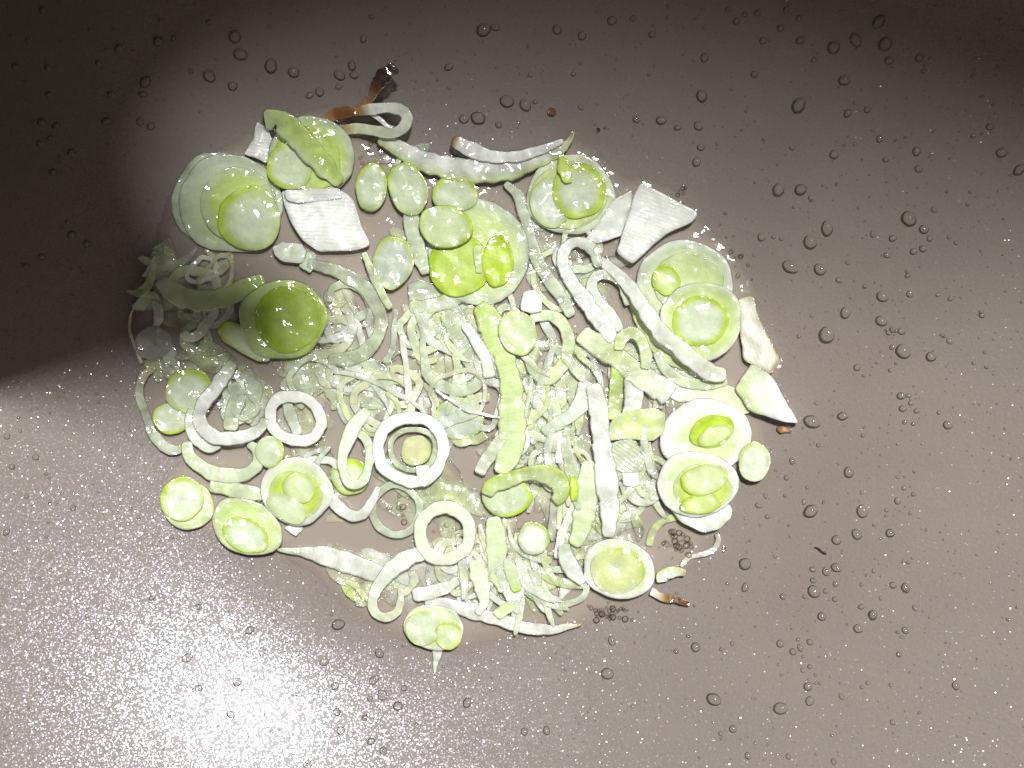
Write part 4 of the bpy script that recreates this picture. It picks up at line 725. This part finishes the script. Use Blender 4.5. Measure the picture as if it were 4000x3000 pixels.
# froth on the puddle
def froth():
    V = []; F = []
    spots = [(2640, 2105, 70, 50, 46), (1900, 1690, 60, 70, 40), (2390, 2390, 110, 40, 40), (1545, 1990, 60, 60, 14), (1740, 2080, 60, 60, 10), (1440, 590, 70, 60, 14), (2080, 1700, 120, 200, 60), (2250, 2000, 80, 150, 30), (1560, 1600, 140, 50, 30), (2600, 760, 130, 60, 16), (2880, 1030, 60, 100, 14), (1800, 1350, 150, 120, 16), (1300, 1330, 100, 80, 14), (2560, 1480, 160, 60, 24)]
    for cx, cy, rx, ry, n in spots:
        for _ in range(n):
            x, y = random.gauss(cx, rx * .5), random.gauss(cy, ry * .5)
            r = random.choice([4, 5, 5, 6, 7, 9, 13]); p = W(x, y, .022); s = r / 1000; b = len(V)
            for a in range(4):
                q = a / 4 * math.pi / 2
                for k in range(12):
                    t = 2 * math.pi * k / 12; V.append((p[0] + math.cos(t) * s * math.cos(q), p[1] + math.sin(t) * s * math.cos(q), p[2] + s * .9 * math.sin(q)))
            V.append((p[0], p[1], p[2] + s * .9))
            for a in range(3):
                for k in range(12): F.append((b + a * 12 + k, b + a * 12 + (k + 1) % 12, b + (a + 1) * 12 + (k + 1) % 12, b + (a + 1) * 12 + k))
            for k in range(12): F.append((b + 36 + k, b + 36 + (k + 1) % 12, b + 48))
    o = mesh_obj('froth', V, F, mat=M_BUB); o['kind'] = 'stuff'
froth()
# burnt specks
def speck(label, path, w):
    strip(label, path, w, .002, .012, [(0, Db), (1, Db)], name='burnt_speck', cat='burnt speck', rib=.2, jag=.25, n=12)
speck('thin black burnt thread on the pan right of the heap', [(3183, 2137), (3200, 2146), (3215, 2158), (3231, 2166)], [8, 10, 9, 5])
speck('tiny black speck on the pan above the round top right slice', [(2330, 500), (2336, 508), (2340, 514)], [10, 14, 8])
speck('dark crumbly speck right of the bubbles at lower right', [(2822, 2130), (2828, 2142), (2824, 2155)], [9, 14, 8])
tag(blob('burnt_crumb', ell(2156, 436, 18, 16, 0), .0, .03, [(0, Br), (1, f(Br, Db, .6))]), 'round brown crumb on the pan above the long top strip', 'crumb')

# where look and place agree, say which of them
def which():
    NUM = ['two', 'three', 'four', 'five', 'six', 'seven', 'eight']; ORD = ['leftmost', 'second from left', 'third from left', 'fourth from left', 'fifth from left', 'sixth from left', 'seventh from left']
    byl = {}
    for o in S.objects:
        if o.parent is None and o.get('category') and o.get('group'): byl.setdefault(o['label'], []).append((o.location.x, o))
    for l, m in byl.items():
        m.sort(key=lambda q: q[0]); k = len(m)
        if 1 < k <= 8:
            for q, (x, o) in enumerate(m): o['label'] = ('rightmost' if q == k - 1 else ORD[q]) + f' of {NUM[k - 2]}: ' + l
which()
